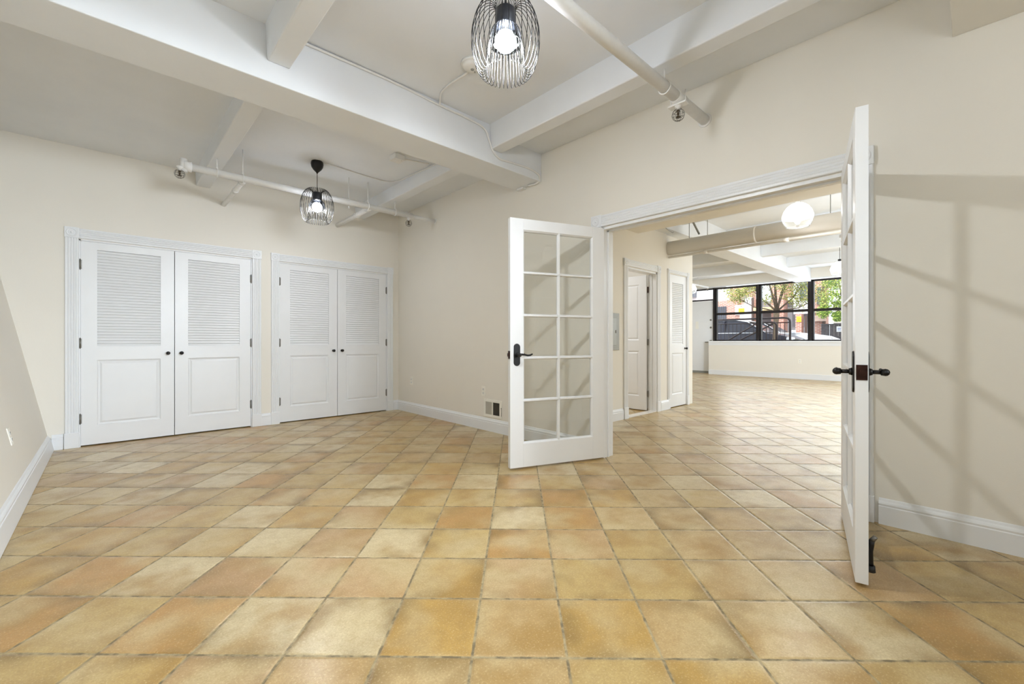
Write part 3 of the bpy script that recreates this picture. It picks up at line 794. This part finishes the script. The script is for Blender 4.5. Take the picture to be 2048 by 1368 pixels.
# ------------------------------------------------------------------ round duct
e = empty('air_duct', (DX, YH, DZ), 0, 'round beige air duct hanging across the hall', 'air duct')
m = MB(); m.tube([(0, -.001, 0), (0, -7.5, 0)], DR, 32); m.build('duct_tube', DUCT, e)
for y in (-1.2, -2.9, -4.6):
    m = MB(); m.tube([(0, y - .012, 0), (0, y + .012, 0)], DR + .004, 32); m.build('duct_joint', DUCT, e)
for y, s in ((-.32, -.03), (-.55, .05), (-2.0, 0), (-3.6, 0)):
    m = MB(); m.tube([(s, y, DR - .01), (s, y, ZC - DZ)], .005, 8); m.build('hanger_rod', GREYM, e)
m = MB(); m.tube([(5.9, 2.75, 2.90), (6.18, 2.68, 2.56)], .014, 10); m.lathe([(0, 0), (.03, 0), (.03, .05), (0, .05)], Matrix.Translation((5.93, 2.742, 2.83)), 8)
tag(m.build('seismic_brace', GREYM), 'small grey slanted rod brace fixed above the round duct', 'brace')
m = MB(); m.tube([(5.55, 2.9, 2.625), (5.70, 2.93, 2.60), (5.85, 2.96, 2.60), (5.98, 2.98, 2.60), (6.05, 3.0, 2.625)], .006, 6)
tag(m.build('cable', GREYM), 'thin loose cable looping between hall soffit and duct', 'cable')

# ------------------------------------------------------------------ ceiling odds and ends
e = empty('smoke_detector', (1.865, 2.40, ZC), 0, 'round white smoke detector on the ceiling behind the near pendant', 'smoke detector')
m = MB(); m.lathe([(0, 0), (.078, 0), (.080, -.012), (.074, -.018), (.070, -.018), (.066, -.030), (.050, -.042), (.020, -.045), (0, -.045)], None, 32); m.build('cover', WPLAST, e)
m = MB(); m.lathe([(0, -.043), (.012, -.044), (.012, -.049), (0, -.050)], None, 12); m.lathe([(0, -.0), (.006, 0), (.006, .006), (0, .006)], Matrix.Translation((.03, .01, -.05)), 8); m.build('test_button', GREYM, e)
def cable(pts, r, label, m_=PIPE, name='conduit'):
    P = [Vector(p) for p in pts]; out = []
    for i in range(len(P) - 1):
        p0 = P[max(i - 1, 0)]; p1 = P[i]; p2 = P[i + 1]; p3 = P[min(i + 2, len(P) - 1)]
        for t in (0, .25, .5, .75):
            out.append(.5 * ((2 * p1) + (-p0 + p2) * t + (2 * p0 - 5 * p1 + 4 * p2 - p3) * t * t + (-p0 + 3 * p1 - 3 * p2 + p3) * t ** 3))
    out.append(P[-1])
    m = MB(); m.tube(out, r, 8)
    return tag(m.build(name, m_), label, 'cable')
yb = 2.965
cable([(.87, yb, 2.962), (1.22, yb, 2.966), (1.5, yb, 2.968), (1.75, yb, 2.960), (1.95, yb, 2.948), (2.28, yb, 2.940), (2.44, yb, 2.915), (2.495, yb, 2.83), (2.54, yb, 2.745), (2.62, yb, 2.70), (2.74, yb, 2.705), (2.93, yb, 2.715), (3.06, yb, 2.71), (3.145, yb, 2.685), (3.165, yb + .02, 2.645), (3.165, yb + .07, 2.622), (3.15, yb + .16, 2.627)], .009,
      'white painted conduit snaking along the thick beam and down to the wall')
cable([(1.895, 2.475, 2.965), (1.89, 2.62, 2.971), (1.885, 2.73, 2.971), (1.90, 2.84, 2.968), (1.95, 2.93, 2.962), (1.965, 2.962, 2.942)], .008, 'white cable from the smoke detector to the thick beam')
cable([(1.67, 4.66, 2.900), (1.94, 4.69, 2.904), (2.21, 4.715, 2.904), (2.40, 4.70, 2.902), (2.475, 4.58, 2.90), (2.49, 4.35, 2.897), (2.505, 4.15, 2.895), (2.515, 3.95, 2.89), (2.50, 3.7, 2.885), (2.50, 3.35, 2.88)], .006, 'thin white cable from the far pendant to the joist')
e = empty('junction_box', (2.14, 3.99, ZL), math.radians(4), 'small white square junction box on the ceiling past the thick beam', 'junction box')
m = MB(); m.box(-.055, -.055, -.048, .055, .055, 0, None, .006); m.build('box_body', GREYM if False else WPLAST, e)
m = MB(); m.box(-.058, -.058, -.054, .058, .058, -.048, None, .002); m.lathe([(0, 0), (.007, 0), (.007, .004), (0, .004)], Matrix.Translation((.03, -.03, -.058)), 8); m.build('cover_plate', PIPE, e)
cable([(2.195, 3.975, 2.885), (2.26, 3.955, 2.888), (2.38, 3.93, 2.89), (2.46, 3.90, 2.89)], .007, 'white conduit stub leaving the junction box')
m = MB(); m.box(3.14, 3.19, 2.612, XF, 3.29, 2.632, None, .003)
tag(m.build('cable_clip', PIPE), 'small white bracket under the end of the thick beam', 'bracket')

# ------------------------------------------------------------------ outlets, vent, panel
def outlet(o, ax, out, up, label, kind='duplex', w=.07, h=.115):
    ax, out, up = Vector(ax), Vector(out), Vector(up)
    M = Matrix((ax, up.cross(ax) if False else -out, up)).transposed().to_4x4()
    M = Matrix((ax, -out, up)).transposed().to_4x4(); M.translation = Vector(o)
    e = empty('wall_outlet', (0, 0, 0), 0, label, 'wall outlet', 'ivory wall outlets'); e.matrix_world = M
    e.location = M.translation; e.rotation_euler = M.to_euler()
    m = MB(); m.box(-w / 2, -.006, -h / 2, w / 2, 0, h / 2, None, .002); m.build('cover_plate', PLASTIC, e)
    for z in (-.022, .022):
        m = MB(); m.box(-.016, -.0085, z - .014, .016, -.005, z + .014, None, .002)
        s = m.build('receptacle', WPLAST, e)
        m = MB()
        for x in (-.007, .007): m.box(x - .0012, -.0092, z - .002, x + .0012, -.0084, z + .008)
        m.box(-.002, -.0092, z - .010, .002, -.0084, z - .006)
        m.build('plug_slots', DARK, s)
    return e
outlet((XF - .0, 5.52, .457), (0, -1, 0), (-1, 0, 0), (0, 0, 1), 'ivory outlet on the long wall, close to the room corner')
outlet((XF - .0, 3.89, .447), (0, -1, 0), (-1, 0, 0), (0, 0, 1), 'ivory outlet above the floor vent grille')
outlet((XP, 3.20, .477), (0, -1, 0), (-1, 0, 0), (0, 0, 1), 'ivory outlet low on the wall under the street windows')
zo = .41
outlet((LX(zo), 4.27, zo), (0, 1, 0), lout, lean, 'ivory outlet on the leaning wall')

e = empty('floor_vent', (XF, 3.725, .262), math.radians(-90), 'ivory metal vent grille low on the wall beside the open glass door', 'vent grille')
m = MB(); w, h = .152, .10
m.box(-w, -.010, -h, w, 0, -h + .028); m.box(-w, -.010, h - .028, w, 0, h); m.box(-w, -.010, -h + .028, -w + .03, 0, h - .028); m.box(w - .03, -.010, -h + .028, w, 0, h - .028); m.box(-.008, -.010, -h + .028, .008, 0, h - .028)
m.build('frame', PLASTIC, e)
m = MB(); m.box(-w + .03, -.004, -h + .028, -.008, -.001, h - .028)
for k in range(9): m.box(-w + .036 + k * .0125, -.006, -h + .03, -w + .038 + k * .0125, -.004, h - .03)
m.build('closed_damper', mat('grey_ivory_metal', (.50, .48, .42), .5), e)
m = MB(); m.box(.008, -.0015, -h + .028, w - .03, -.0005, h - .028); m.build('dark_opening', DARK, e)  # dark sheet painted as the shade behind the vent bars
m = MB()
for k in range(8): m.box(.012 + k * .0145, -.007, -h + .028, .0145 + k * .0145, -.003, h - .028)
for k in range(9): m.box(.008, -.006, -h + .036 + k * .0165, w - .03, -.003, -h + .038 + k * .0165)
m.build('grille_bars', mat('vent_bar_metal', (.16, .14, .11), .5, .4), e)
m = MB(); m.tube([(w + .004, -.012, .02), (w + .004, -.012, -.07)], .003, 6); m.sphere((w + .004, -.014, .02), .006, 8); m.build('damper_lever', HINGE, e)

e = empty('electrical_panel', (4.66, YH, 1.15), 0, 'grey metal electrical panel set in the hall wall', 'electrical panel')
m = MB(); m.box(-.185, -.012, -.238, .185, 0, .238, None, .003); m.build('cover', GREYM, e)
m = MB(); m.box(-.125, -.018, -.175, .110, -.012, .175, None, .003); m.build('door', mat('grey_panel_door', (.36, .36, .33), .4, .2), e)
m = MB(); m.box(.09, -.024, -.02, .105, -.018, .02, None, .002); m.build('latch', HINGE, e)

# ------------------------------------------------------------------ street windows and entry door
def window(k, y0, y1, label, dbl=True, z0=1.03, z1=2.72):
    e = tag(empty(f'window_{k}', (XW, (y0 + y1) / 2, z0)), label, 'window', None, 'structure')
    w = (y1 - y0) / 2; h = z1 - z0
    m = MB(); t = .045
    m.box(-.05, -w, 0, .06, -w + t, h); m.box(-.05, w - t, 0, .06, w, h); m.box(-.05, -w, 0, .06, w, .035); m.box(-.05, -w, h - .06, .06, w, h)
    m.build('frame', WINBLK, e)
    zm = h * .50
    m = MB(); m.box(-.03, -w + t, zm - .035, .04, w - t, zm + .035); m.build('meeting_rail', WINBLK, e)
    m = MB(); m.box(.0, -w + t, .035, .003, w - t, zm - .035); m.build('pane', GLASS, e)
    m = MB(); m.box(.02, -w + t, zm + .035, .023, w - t, h - .06); m.build('pane', GLASS, e)
    return e
posts = [5.59, 4.322, 3.028, 1.733, .438, -.857, -2.152, -3.447]
for k in range(7):
    window(k + 1, posts[k + 1] + .025, posts[k] - .025, ['black framed sash window nearest the entry door', 'black framed sash window showing the street tree trunk', 'black framed sash window showing the wooden fence', 'black framed street window hidden by the edge-on french door', 'black framed street window further along the hall', 'black framed street window near the hall end', 'black framed street window at the hall end'][k])
m = MB()
for y in posts: m.box(XW - .10, y - .026, 1.03, XW + .08, y + .026, 2.72)
struct(m, 'trim_10', WINBLK, 'dark vertical posts between the street windows', 'window post')
m = MB(); m.box(XP - .03, -3.6, .985, XW + .02, 5.625, 1.03, None, .004); m.box(XP - .012, -3.6, .90, XP, 5.625, .985)
struct(m, 'trim_11', TRIM, 'deep white stool and apron under the street windows', 'window sill')
m = MB(); m.box(13.765, -3.6, 2.695, XW + .1, 6.8, 2.722)
struct(m, 'trim_12', TRIM, 'white head board above the street windows', 'window head')
m = MB(); m.box(XW - .04, 5.62, 2.32, XW + .05, 6.5, 2.36); m.box(XW - .04, 5.62, 2.66, XW + .05, 6.55, 2.72); m.box(XW - .04, 6.5, 2.32, XW + .05, 6.55, 2.72)
e = tag(empty('window_8', (0, 0, 0)), 'clear transom window above the street entry door', 'window', None, 'structure')
m.build('frame', WINBLK, e); m = MB(); m.box(XW, 5.64, 2.36, XW + .003, 6.5, 2.66); m.build('pane', GLASS, e)
m = MB(); m.box(XW - .06, 5.63, 0, XW + .1, 6.5, .038)
struct(m, 'trim_13', GREYM, 'grey metal threshold under the street entry door', 'threshold')
e = tag(empty('door_9', (XW - .03, 6.5, .04), math.radians(-90)), 'white street entry door with two locks and a lever handle', 'door', None, 'structure')
m = MB(); m.box(0, 0, 0, .875, .045, 2.27, None, .003); m.build('door_leaf', DOOR, e)
m = MB(); m.box(.62, -.05, .935, .80, -.03, .965, None, .005); m.box(.77, -.035, .91, .82, 0, 1.02); m.build('door_handle', HINGE, e)
m = MB(); m.lathe([(0, 0), (.03, 0), (.03, .012), (0, .014)], fr((.79, 0, 1.42), (0, -1, 0), (1, 0, 0), (0, 0, 1)), 18); m.build('deadbolt', HINGE, e)
m = MB(); m.lathe([(0, 0), (.025, 0), (.025, .012), (0, .014)], fr((.79, 0, 1.66), (0, -1, 0), (1, 0, 0), (0, 0, 1)), 18); m.build('deadbolt', HINGE, e)
m = MB(); m.box(.30, -.006, 1.38, .40, 0, 1.62, None, .002); m.build('notice', PLASTIC, e)
m = MB(); m.box(0, -.01, .0, .875, 0, .03, None, .001); m.build('door_sweep', GREYM, e)

# ------------------------------------------------------------------ street
GZ = .45
m = MB(); m.box(14.3, -25, GZ - .3, 70, 40, GZ)
struct(m, 'road', mat('grey_asphalt', (.22, .22, .23), .85, vary=.1, scale=8), 'grey street and pavement outside the windows', 'street')

def rail_posts(parent, pts, r, m_, nm):
    for p in pts:
        m = MB(); m.tube([(p[0], p[1], p[2]), (p[0], p[1], p[3])], r, 8); m.build(nm, m_, parent)
RAILM = mat('dark_brown_rail_paint', (.016, .009, .012), .45, .0, spec=.25)
e = empty('street_railing', (16.6, 5.5, GZ), 0, 'dark metal railing with rounded end in front of the parked cars', 'railing', 'dark street railings')
m = MB(); m.tube([(0, 3.2, 1.36), (0, -1.18, 1.36), (0, -1.27, 1.34), (0, -1.32, 1.28), (0, -1.33, 1.2), (0, -1.33, 0)], .033, 10); m.build('top_rail', RAILM, e)
m = MB(); m.tube([(0, 3.2, 1.20), (0, -1.33, 1.20)], .016, 8); m.tube([(0, 3.2, .1), (0, -1.33, .1)], .014, 8); m.build('lower_rail', RAILM, e)
for k in range(32):
    y = 3.1 - k * .138
    m = MB(); m.box(-.007, y - .007, .1, .007, y + .007, 1.20); m.build('baluster', RAILM, e)
e = empty('street_railing', (16.0, 4.4, GZ), 0, 'dark metal stair railing sloping down before the tree', 'railing', 'dark street railings')
m = MB(); m.tube([(0, .62, 1.20), (0, .16, 1.20), (0, .05, 1.18), (0, .0, 1.10), (0, 0, 0)], .033, 10); m.build('top_rail', RAILM, e)
m = MB(); m.tube([(0, .10, 1.15), (0, 1.12, .61), (0, 1.5, .40)], .026, 8); m.build('sloping_handrail', RAILM, e)
m = MB(); m.tube([(-.02, .60, 1.17), (-.02, 1.56, .57), (-.02, 1.9, .36)], .026, 8); m.build('sloping_handrail', RAILM, e)
for k in range(5):
    y = .10 + k * .105
    m = MB(); m.box(-.007, y - .007, .05, .007, y + .007, 1.10 - k * .045); m.build('baluster', RAILM, e)

def car(loc, label, paint, flip, back=0.0):
    """local: x across (0 = side toward the windows), y along, nose at +y"""
    e = empty('parked_car', loc, 0, label, 'car')
    L, Wd = 4.6, 1.8
    body = [(-2.3, .35), (-2.32, .62), (-2.25, .86), (-1.95, .93), (-1.2, .95), (1.15, .93), (1.9, .80), (2.22, .66), (2.3, .45), (2.25, .28), (-2.25, .28)]
    s = flip
    b = MB(); b.prism([(y * s, z) for y, z in body], ((0, 0, 0), (0, 1, 0), (0, 0, 1), (1, 0, 0)), Wd); b.build('body', paint, e, .05)
    roof = [(y - back, z) for y, z in [(-1.85, .93), (-1.25, 1.36), (-.7, 1.45), (.1, 1.45), (.55, 1.36), (1.25, .93)]]
    b = MB()
    o1 = [(0.06, y * s, z) if z < 1 else (.22, y * s, z) for y, z in roof]; o2 = [(Wd - p[0], p[1], p[2]) for p in o1]; n = len(o1)
    b.add(o1 + o2, [tuple(range(n)), tuple(range(2 * n - 1, n - 1, -1))] + [(i, (i + 1) % n, n + (i + 1) % n, n + i) for i in range(n)]); b.build('cabin', CARGLASS, e, .02)
    b = MB(); rp = [(y - back, z) for y, z in [(-1.35, 1.34), (-.7, 1.47), (.1, 1.47), (.62, 1.37), (.1, 1.42), (-.7, 1.42)]]
    b.prism([(y * s, z) for y, z in rp], ((.2, 0, 0), (0, 1, 0), (0, 0, 1), (1, 0, 0)), Wd - .4)
    for y in (-.35 - back,): b.prism([((y - .05) * s, .93), ((y + .05) * s, .93), ((y + .04) * s, 1.42), ((y - .04) * s, 1.42)], ((.04, 0, 0), (0, 1, 0), (0, 0, 1), (1, 0, 0)), .17)
    b.build('roof_panel', paint, e, .01)
    b = MB(); b.tube([(-.005, -2.1 * s, .90), (-.005, 1.15 * s, .91)], .016, 6)
    b.tube([(.205, (y - back) * s, z + .012) if z > 1 else (.05, (y - back) * s, z) for y, z in [(-1.85, .93), (-1.25, 1.36), (-.7, 1.45), (.1, 1.45), (.55, 1.36), (1.25, .93)]], .018, 6)
    b.build('bright_trim', mat('bright_car_trim', (.75, .76, .8), .3, .2), e)  # bright strips added as highlights along belt line and roof edge
    for y in (-1.45, 1.4):
        for x in (-.01, Wd - .2):
            w = MB(); w.tube([(x, y * s, .32), (x + .21, y * s, .32)], .32, 24); w.build('wheel', RUBBER, e)
    b = MB(); b.box(-.01, 2.0 * s, .60, .3, 2.22 * s, .72, None, .02); b.build('headlight', mat('headlight_glass', (.8, .82, .86), .1, .3), e)
    b = MB(); b.box(-.14, .85 * s, .93, 0.0, 1.0 * s, 1.04, None, .02); b.build('side_mirror', paint, e)
    return e
car((19.2, 6.95, GZ), 'dark blue parked car behind the street railing', mat('dark_blue_paint', (.012, .014, .03), .22, .0, spec=.35), -1)
car((21.4, 6.15, GZ), 'white parked car with only its bonnet showing past the tree', mat('white_car_paint', (.70, .71, .76), .2, .1), -1, .85)

# street tree
def leaf_cloud(mb, blobs, n, size, rnd):
    for _ in range(n):
        c, r = rnd.choice(blobs)
        d = Vector((rnd.gauss(0, 1), rnd.gauss(0, 1), rnd.gauss(0, 1))).normalized() * r * rnd.uniform(.35, 1.0)
        p = Vector(c) + d
        a = Vector((rnd.gauss(0, 1), rnd.gauss(0, 1), rnd.gauss(0, .6))).normalized(); b = a.orthogonal().normalized()
        b = (Matrix.Rotation(rnd.uniform(0, 6.28), 3, a) @ b)
        s = size * rnd.uniform(.6, 1.3)
        mb.add([p - a * s, p + b * s * .5, p + a * s, p - b * s * .5], [(0, 1, 2, 3)])
def leaf_mat(name, c1, c2, c3):
    m = bpy.data.materials.new(name); m.use_nodes = True
    nt = m.node_tree; n = nt.nodes; l = nt.links; b = n['Principled BSDF']; b.inputs['Roughness'].default_value = .6
    g = n.new('ShaderNodeNewGeometry'); cr = n.new('ShaderNodeValToRGB')
    l.new(g.outputs['Random Per Island'], cr.inputs[0]); l.new(cr.outputs[0], b.inputs['Base Color'])
    e = cr.color_ramp.elements; e[0].color = (*c1, 1); e[1].color = (*c3, 1); k = e.new(.5); k.color = (*c2, 1)
    b.inputs['Subsurface Weight'].default_value = 0
    return m
rnd = random.Random(3)
BARK = mat('tree_bark', (.10, .07, .045), .9, vary=.3, scale=14, bump=.6, bscale=30)
e = empty('street_tree', (17.9, 4.95, GZ), 0, 'street tree with forked trunk and yellow green leaves behind the railing', 'tree')
m = MB(); m.tube([(0, .04, -.1), (0, .03, .5), (0, .0, 1.2), (0, -.03, 1.7)], [.12, .09, .085, .10], 12); m.build('trunk', BARK, e)
tips = []
for k, (y, z, x, r) in enumerate([(-.35, 3.2, .3, .045), (.35, 3.3, -.2, .045), (.9, 2.8, .2, .035), (-.9, 2.7, .1, .035), (1.4, 2.3, -.1, .028), (-1.3, 2.1, .2, .028), (.1, 3.6, 0, .05), (-.6, 3.0, -.4, .03)]):
    b0 = Vector((0, -.03, 1.65)); t = Vector((x, y, z)); md = b0.lerp(t, .5) + Vector((0, 0, -.12 if abs(y) > .8 else .1))
    m = MB(); m.tube([b0, b0.lerp(md, .5) + Vector((0, 0, .02)), md, md.lerp(t, .5), t], [r, r * .85, r * .7, r * .5, r * .25], 8)
    for q in range(3):
        s0 = md.lerp(t, rnd.uniform(0, .6)); s1 = s0 + Vector((rnd.uniform(-.3, .3), rnd.uniform(-.5, .5), rnd.uniform(.1, .5)))
        m.tube([s0, s0.lerp(s1, .5) + Vector((0, 0, .04)), s1], [r * .4, r * .3, r * .12], 6); tips.append(s1)
    tips.append(t); m.build('branch', BARK, e)
m = MB()
blobs = [((0, 1.15, 2.35), .36), ((.1, 1.5, 2.55), .42), ((0, .75, 2.75), .35), ((.2, 1.9, 2.7), .35), ((0, 0, 3.3), .5), ((.2, -.55, 2.05), .30), ((0, -1.0, 2.2), .35), ((0, .25, 2.15), .28), ((0, -1.5, 2.35), .35), ((.1, -1.9, 2.6), .35)] + [(tuple(t), .36) for t in tips]
leaf_cloud(m, blobs, 13000, .030, rnd)
tag(m.build('foliage', leaf_mat('yellow_green_leaves', (.07, .12, .03), (.36, .42, .10), (.60, .46, .12)), e, fix=False), kind='stuff')
e = empty('street_tree', (24.2, 3.9, GZ), 0, 'bright lime green tree hanging over the wooden fence', 'tree')
m = MB(); m.tube([(0, 0, -.1), (0, 0, 1.5), (.1, .1, 3.0)], [.14, .12, .06], 10); m.build('trunk', BARK, e)
for y, z in ((.7, 2.6), (-.6, 2.8), (.3, 3.5)):
    m = MB(); m.tube([(0, 0, 1.4), (0, y * .5, (1.6 + z) / 2), (0, y, z)], [.06, .04, .015], 8); m.build('branch', BARK, e)
m = MB(); leaf_cloud(m, [((0, .5, 2.5), .55), ((0, .1, 3.1), .7), ((0, -.6, 2.9), .7), ((0, .8, 1.95), .35), ((.3, .3, 3.9), .8), ((.2, -1.4, 3.1), .8), ((-.1, .55, 3.3), .4), ((0, -.1, 2.2), .5), ((0, .3, 1.7), .25)], 9500, .045, rnd)
tag(m.build('foliage', leaf_mat('lime_leaves', (.06, .13, .02), (.30, .46, .07), (.66, .76, .17)), e, fix=False), kind='stuff')

# buildings across the street
WHITEW = mat('white_wall_paint', (.82, .82, .84), .8)
GREYW = mat('grey_garage_wall', (.30, .30, .33), .8, vary=.08)
DWIN = mat('dark_window_glass', (.06, .07, .10), .15, coat=.5)
YSIGN = mat('yellow_sign', (.85, .62, .02), .5)
BROWN = mat('brown_metal_post', (.10, .06, .05), .5, .3)
XB = 26.0
e = empty('brick_house', (XB, 8.0, GZ), 0, 'red brick and white house across the street', 'building')
def bpart(nm, m_, *b):
    m = MB()
    for q in b: m.box(q[0] - XB, q[1] - 8.0, q[2] - GZ, q[3] - XB, q[4] - 8.0, q[5] - GZ)
    return m.build(nm, m_, e)
bpart('brick_wall', BRICK, (26.0, 8.3, GZ, 30, 14, 3.35), (26.05, 8.35, 3.35, 26.6, 9.55, 6.5))
bpart('brick_wall', BRICK, (26.3, 6.9, GZ, 27, 7.5, 5.5), (26.6, 5.9, 3.4, 27, 6.9, 6.0))
bpart('white_wall', WHITEW, (26.4, 9.6, 3.35, 30, 14, 7))
bpart('white_quoin', WHITEW, (25.9, 8.33, GZ, 26.0, 8.95, 2.5), (25.9, 8.33, 2.5, 26.0, 9.2, 3.05), (25.9, 8.33, 3.05, 26.0, 8.75, 3.45))
w1 = bpart('window', DWIN, (25.95, 9.70, 2.24, 26.0, 10.4, 3.02)); 
bpart('window_bars', BROWN, *[(25.90, 9.72 + k * .11, 2.2, 25.92, 9.735 + k * .11, 3.04) for k in range(6)])
bpart('window', DWIN, (25.95, 11.6, 3.7, 26.4, 12.2, 4.3))
bpart('garage_wall', GREYW, (27.0, 5.2, GZ, 27.1, 8.33, 3.25))
bpart('white_bay', WHITEW, (26.5, 5.45, 2.45, 27, 6.5, 6.5))
bpart('window', DWIN, (26.42, 5.82, 3.15, 26.5, 6.2, 4.1))
bpart('brick_pillar', BRICK, (25.7, 5.95, GZ, 26.1, 6.22, 2.4))
bpart('brick_pillar', BRICK, (25.8, 4.95, GZ, 26.4, 5.45, 6.5))
bpart('window', DWIN, (25.74, 5.15, 2.85, 25.8, 5.30, 3.7))
bpart('downpipe', BROWN, (25.8, 8.22, GZ, 25.9, 8.32, 3.4)); bpart('downpipe', BROWN, (25.7, 5.0, GZ, 25.78, 5.09, 6.5)); bpart('post', BROWN, (25.7, 5.72, GZ, 25.78, 5.82, 2.3))
bpart('canopy', mat('tan_canopy', (.70, .55, .28), .7), (25.4, 7.25, 2.66, 27, 8.1, 2.82))
bpart('lintel', mat('pink_stone', (.50, .36, .30), .8), (25.6, 4.95, 2.0, 25.8, 5.45, 2.3), (25.65, 4.95, 2.42, 25.8, 5.45, 2.52))
def sign(loc, w, h, label, m_=YSIGN):
    e = empty('street_sign', loc, 0, label, 'sign')
    m = MB(); m.box(-.01, -w / 2, -h / 2, .01, w / 2, h / 2, None, .003); m.build('plate', m_, e)
    m = MB(); m.box(-.012, -w * .32, h * .12, -.0105, w * .32, h * .2); m.box(-.012, -w * .25, -h * .05, -.0105, w * .25, h * .02); m.box(-.012, -w * .3, -h * .22, -.0105, w * .3, -h * .15); m.build('printed_marks', mat('sign_print', (.35, .2, .05), .6) if m_ is YSIGN else mat('blue_print', (.1, .12, .4), .6), e)
sign((25.88, 8.86, 2.70), .30, .32, 'square yellow sign on the brick wall beside the white quoins')
sign((25.68, 6.06, 2.14), .20, .28, 'yellow sign on the brick pillar by the grey garage')
e = empty('siding_house', (27.2, 3.3, GZ), 0, 'pale clapboard house behind the wooden fence', 'building')
m = MB(); m.box(0, -3.5, 0, 3, 1.6, 2.6)
for k in range(18): m.prism([(0, 0), (-.03, 0), (0, .14)], ((0, -3.5, .1 + k * .14), (1, 0, 0), (0, 0, 1), (0, 1, 0)), 5.1)
m.build('clapboard_wall', mat('pale_siding', (.62, .60, .56), .8), e)
m = MB(); m.box(-.05, .2 - 1.0, 1.3, 0, .25 - .6, 2.0); m.build('window', DWIN, e)
m = MB(); m.prism([(-.2, 2.6), (3.2, 2.6), (1.5, 3.6)], ((0, -3.6, 0), (1, 0, 0), (0, 0, 1), (0, 1, 0)), 5.3); m.build('roof', WHITEW, e)
e = empty('wooden_fence', (25.6, 3.2, GZ), 0, 'dark weathered board fence under the lime green tree', 'fence')
FWD = mat('dark_weathered_wood', (.085, .075, .085), .85, vary=.35, scale=9)
for k in range(22):
    m = MB(); y = 1.82 - k * .17; m.box(0, y - .08, 0, .022, y + .08, 1.38 + (.02 if k % 2 else 0)); m.build('board', FWD, e)
m = MB(); m.box(-.03, -1.9, .75, 0, 1.9, .82); m.box(-.03, -1.9, 1.36, .03, 1.9, 1.42); m.build('cross_rail', FWD, e)
m = MB(); m.box(-.05, 1.80, 0, .02, 1.90, .7); m.build('post', mat('pale_wood', (.55, .42, .26), .8), e)
sign((25.588, 4.38, 1.60), .22, .26, 'small white notice with blue print on the board fence', WHITEW)
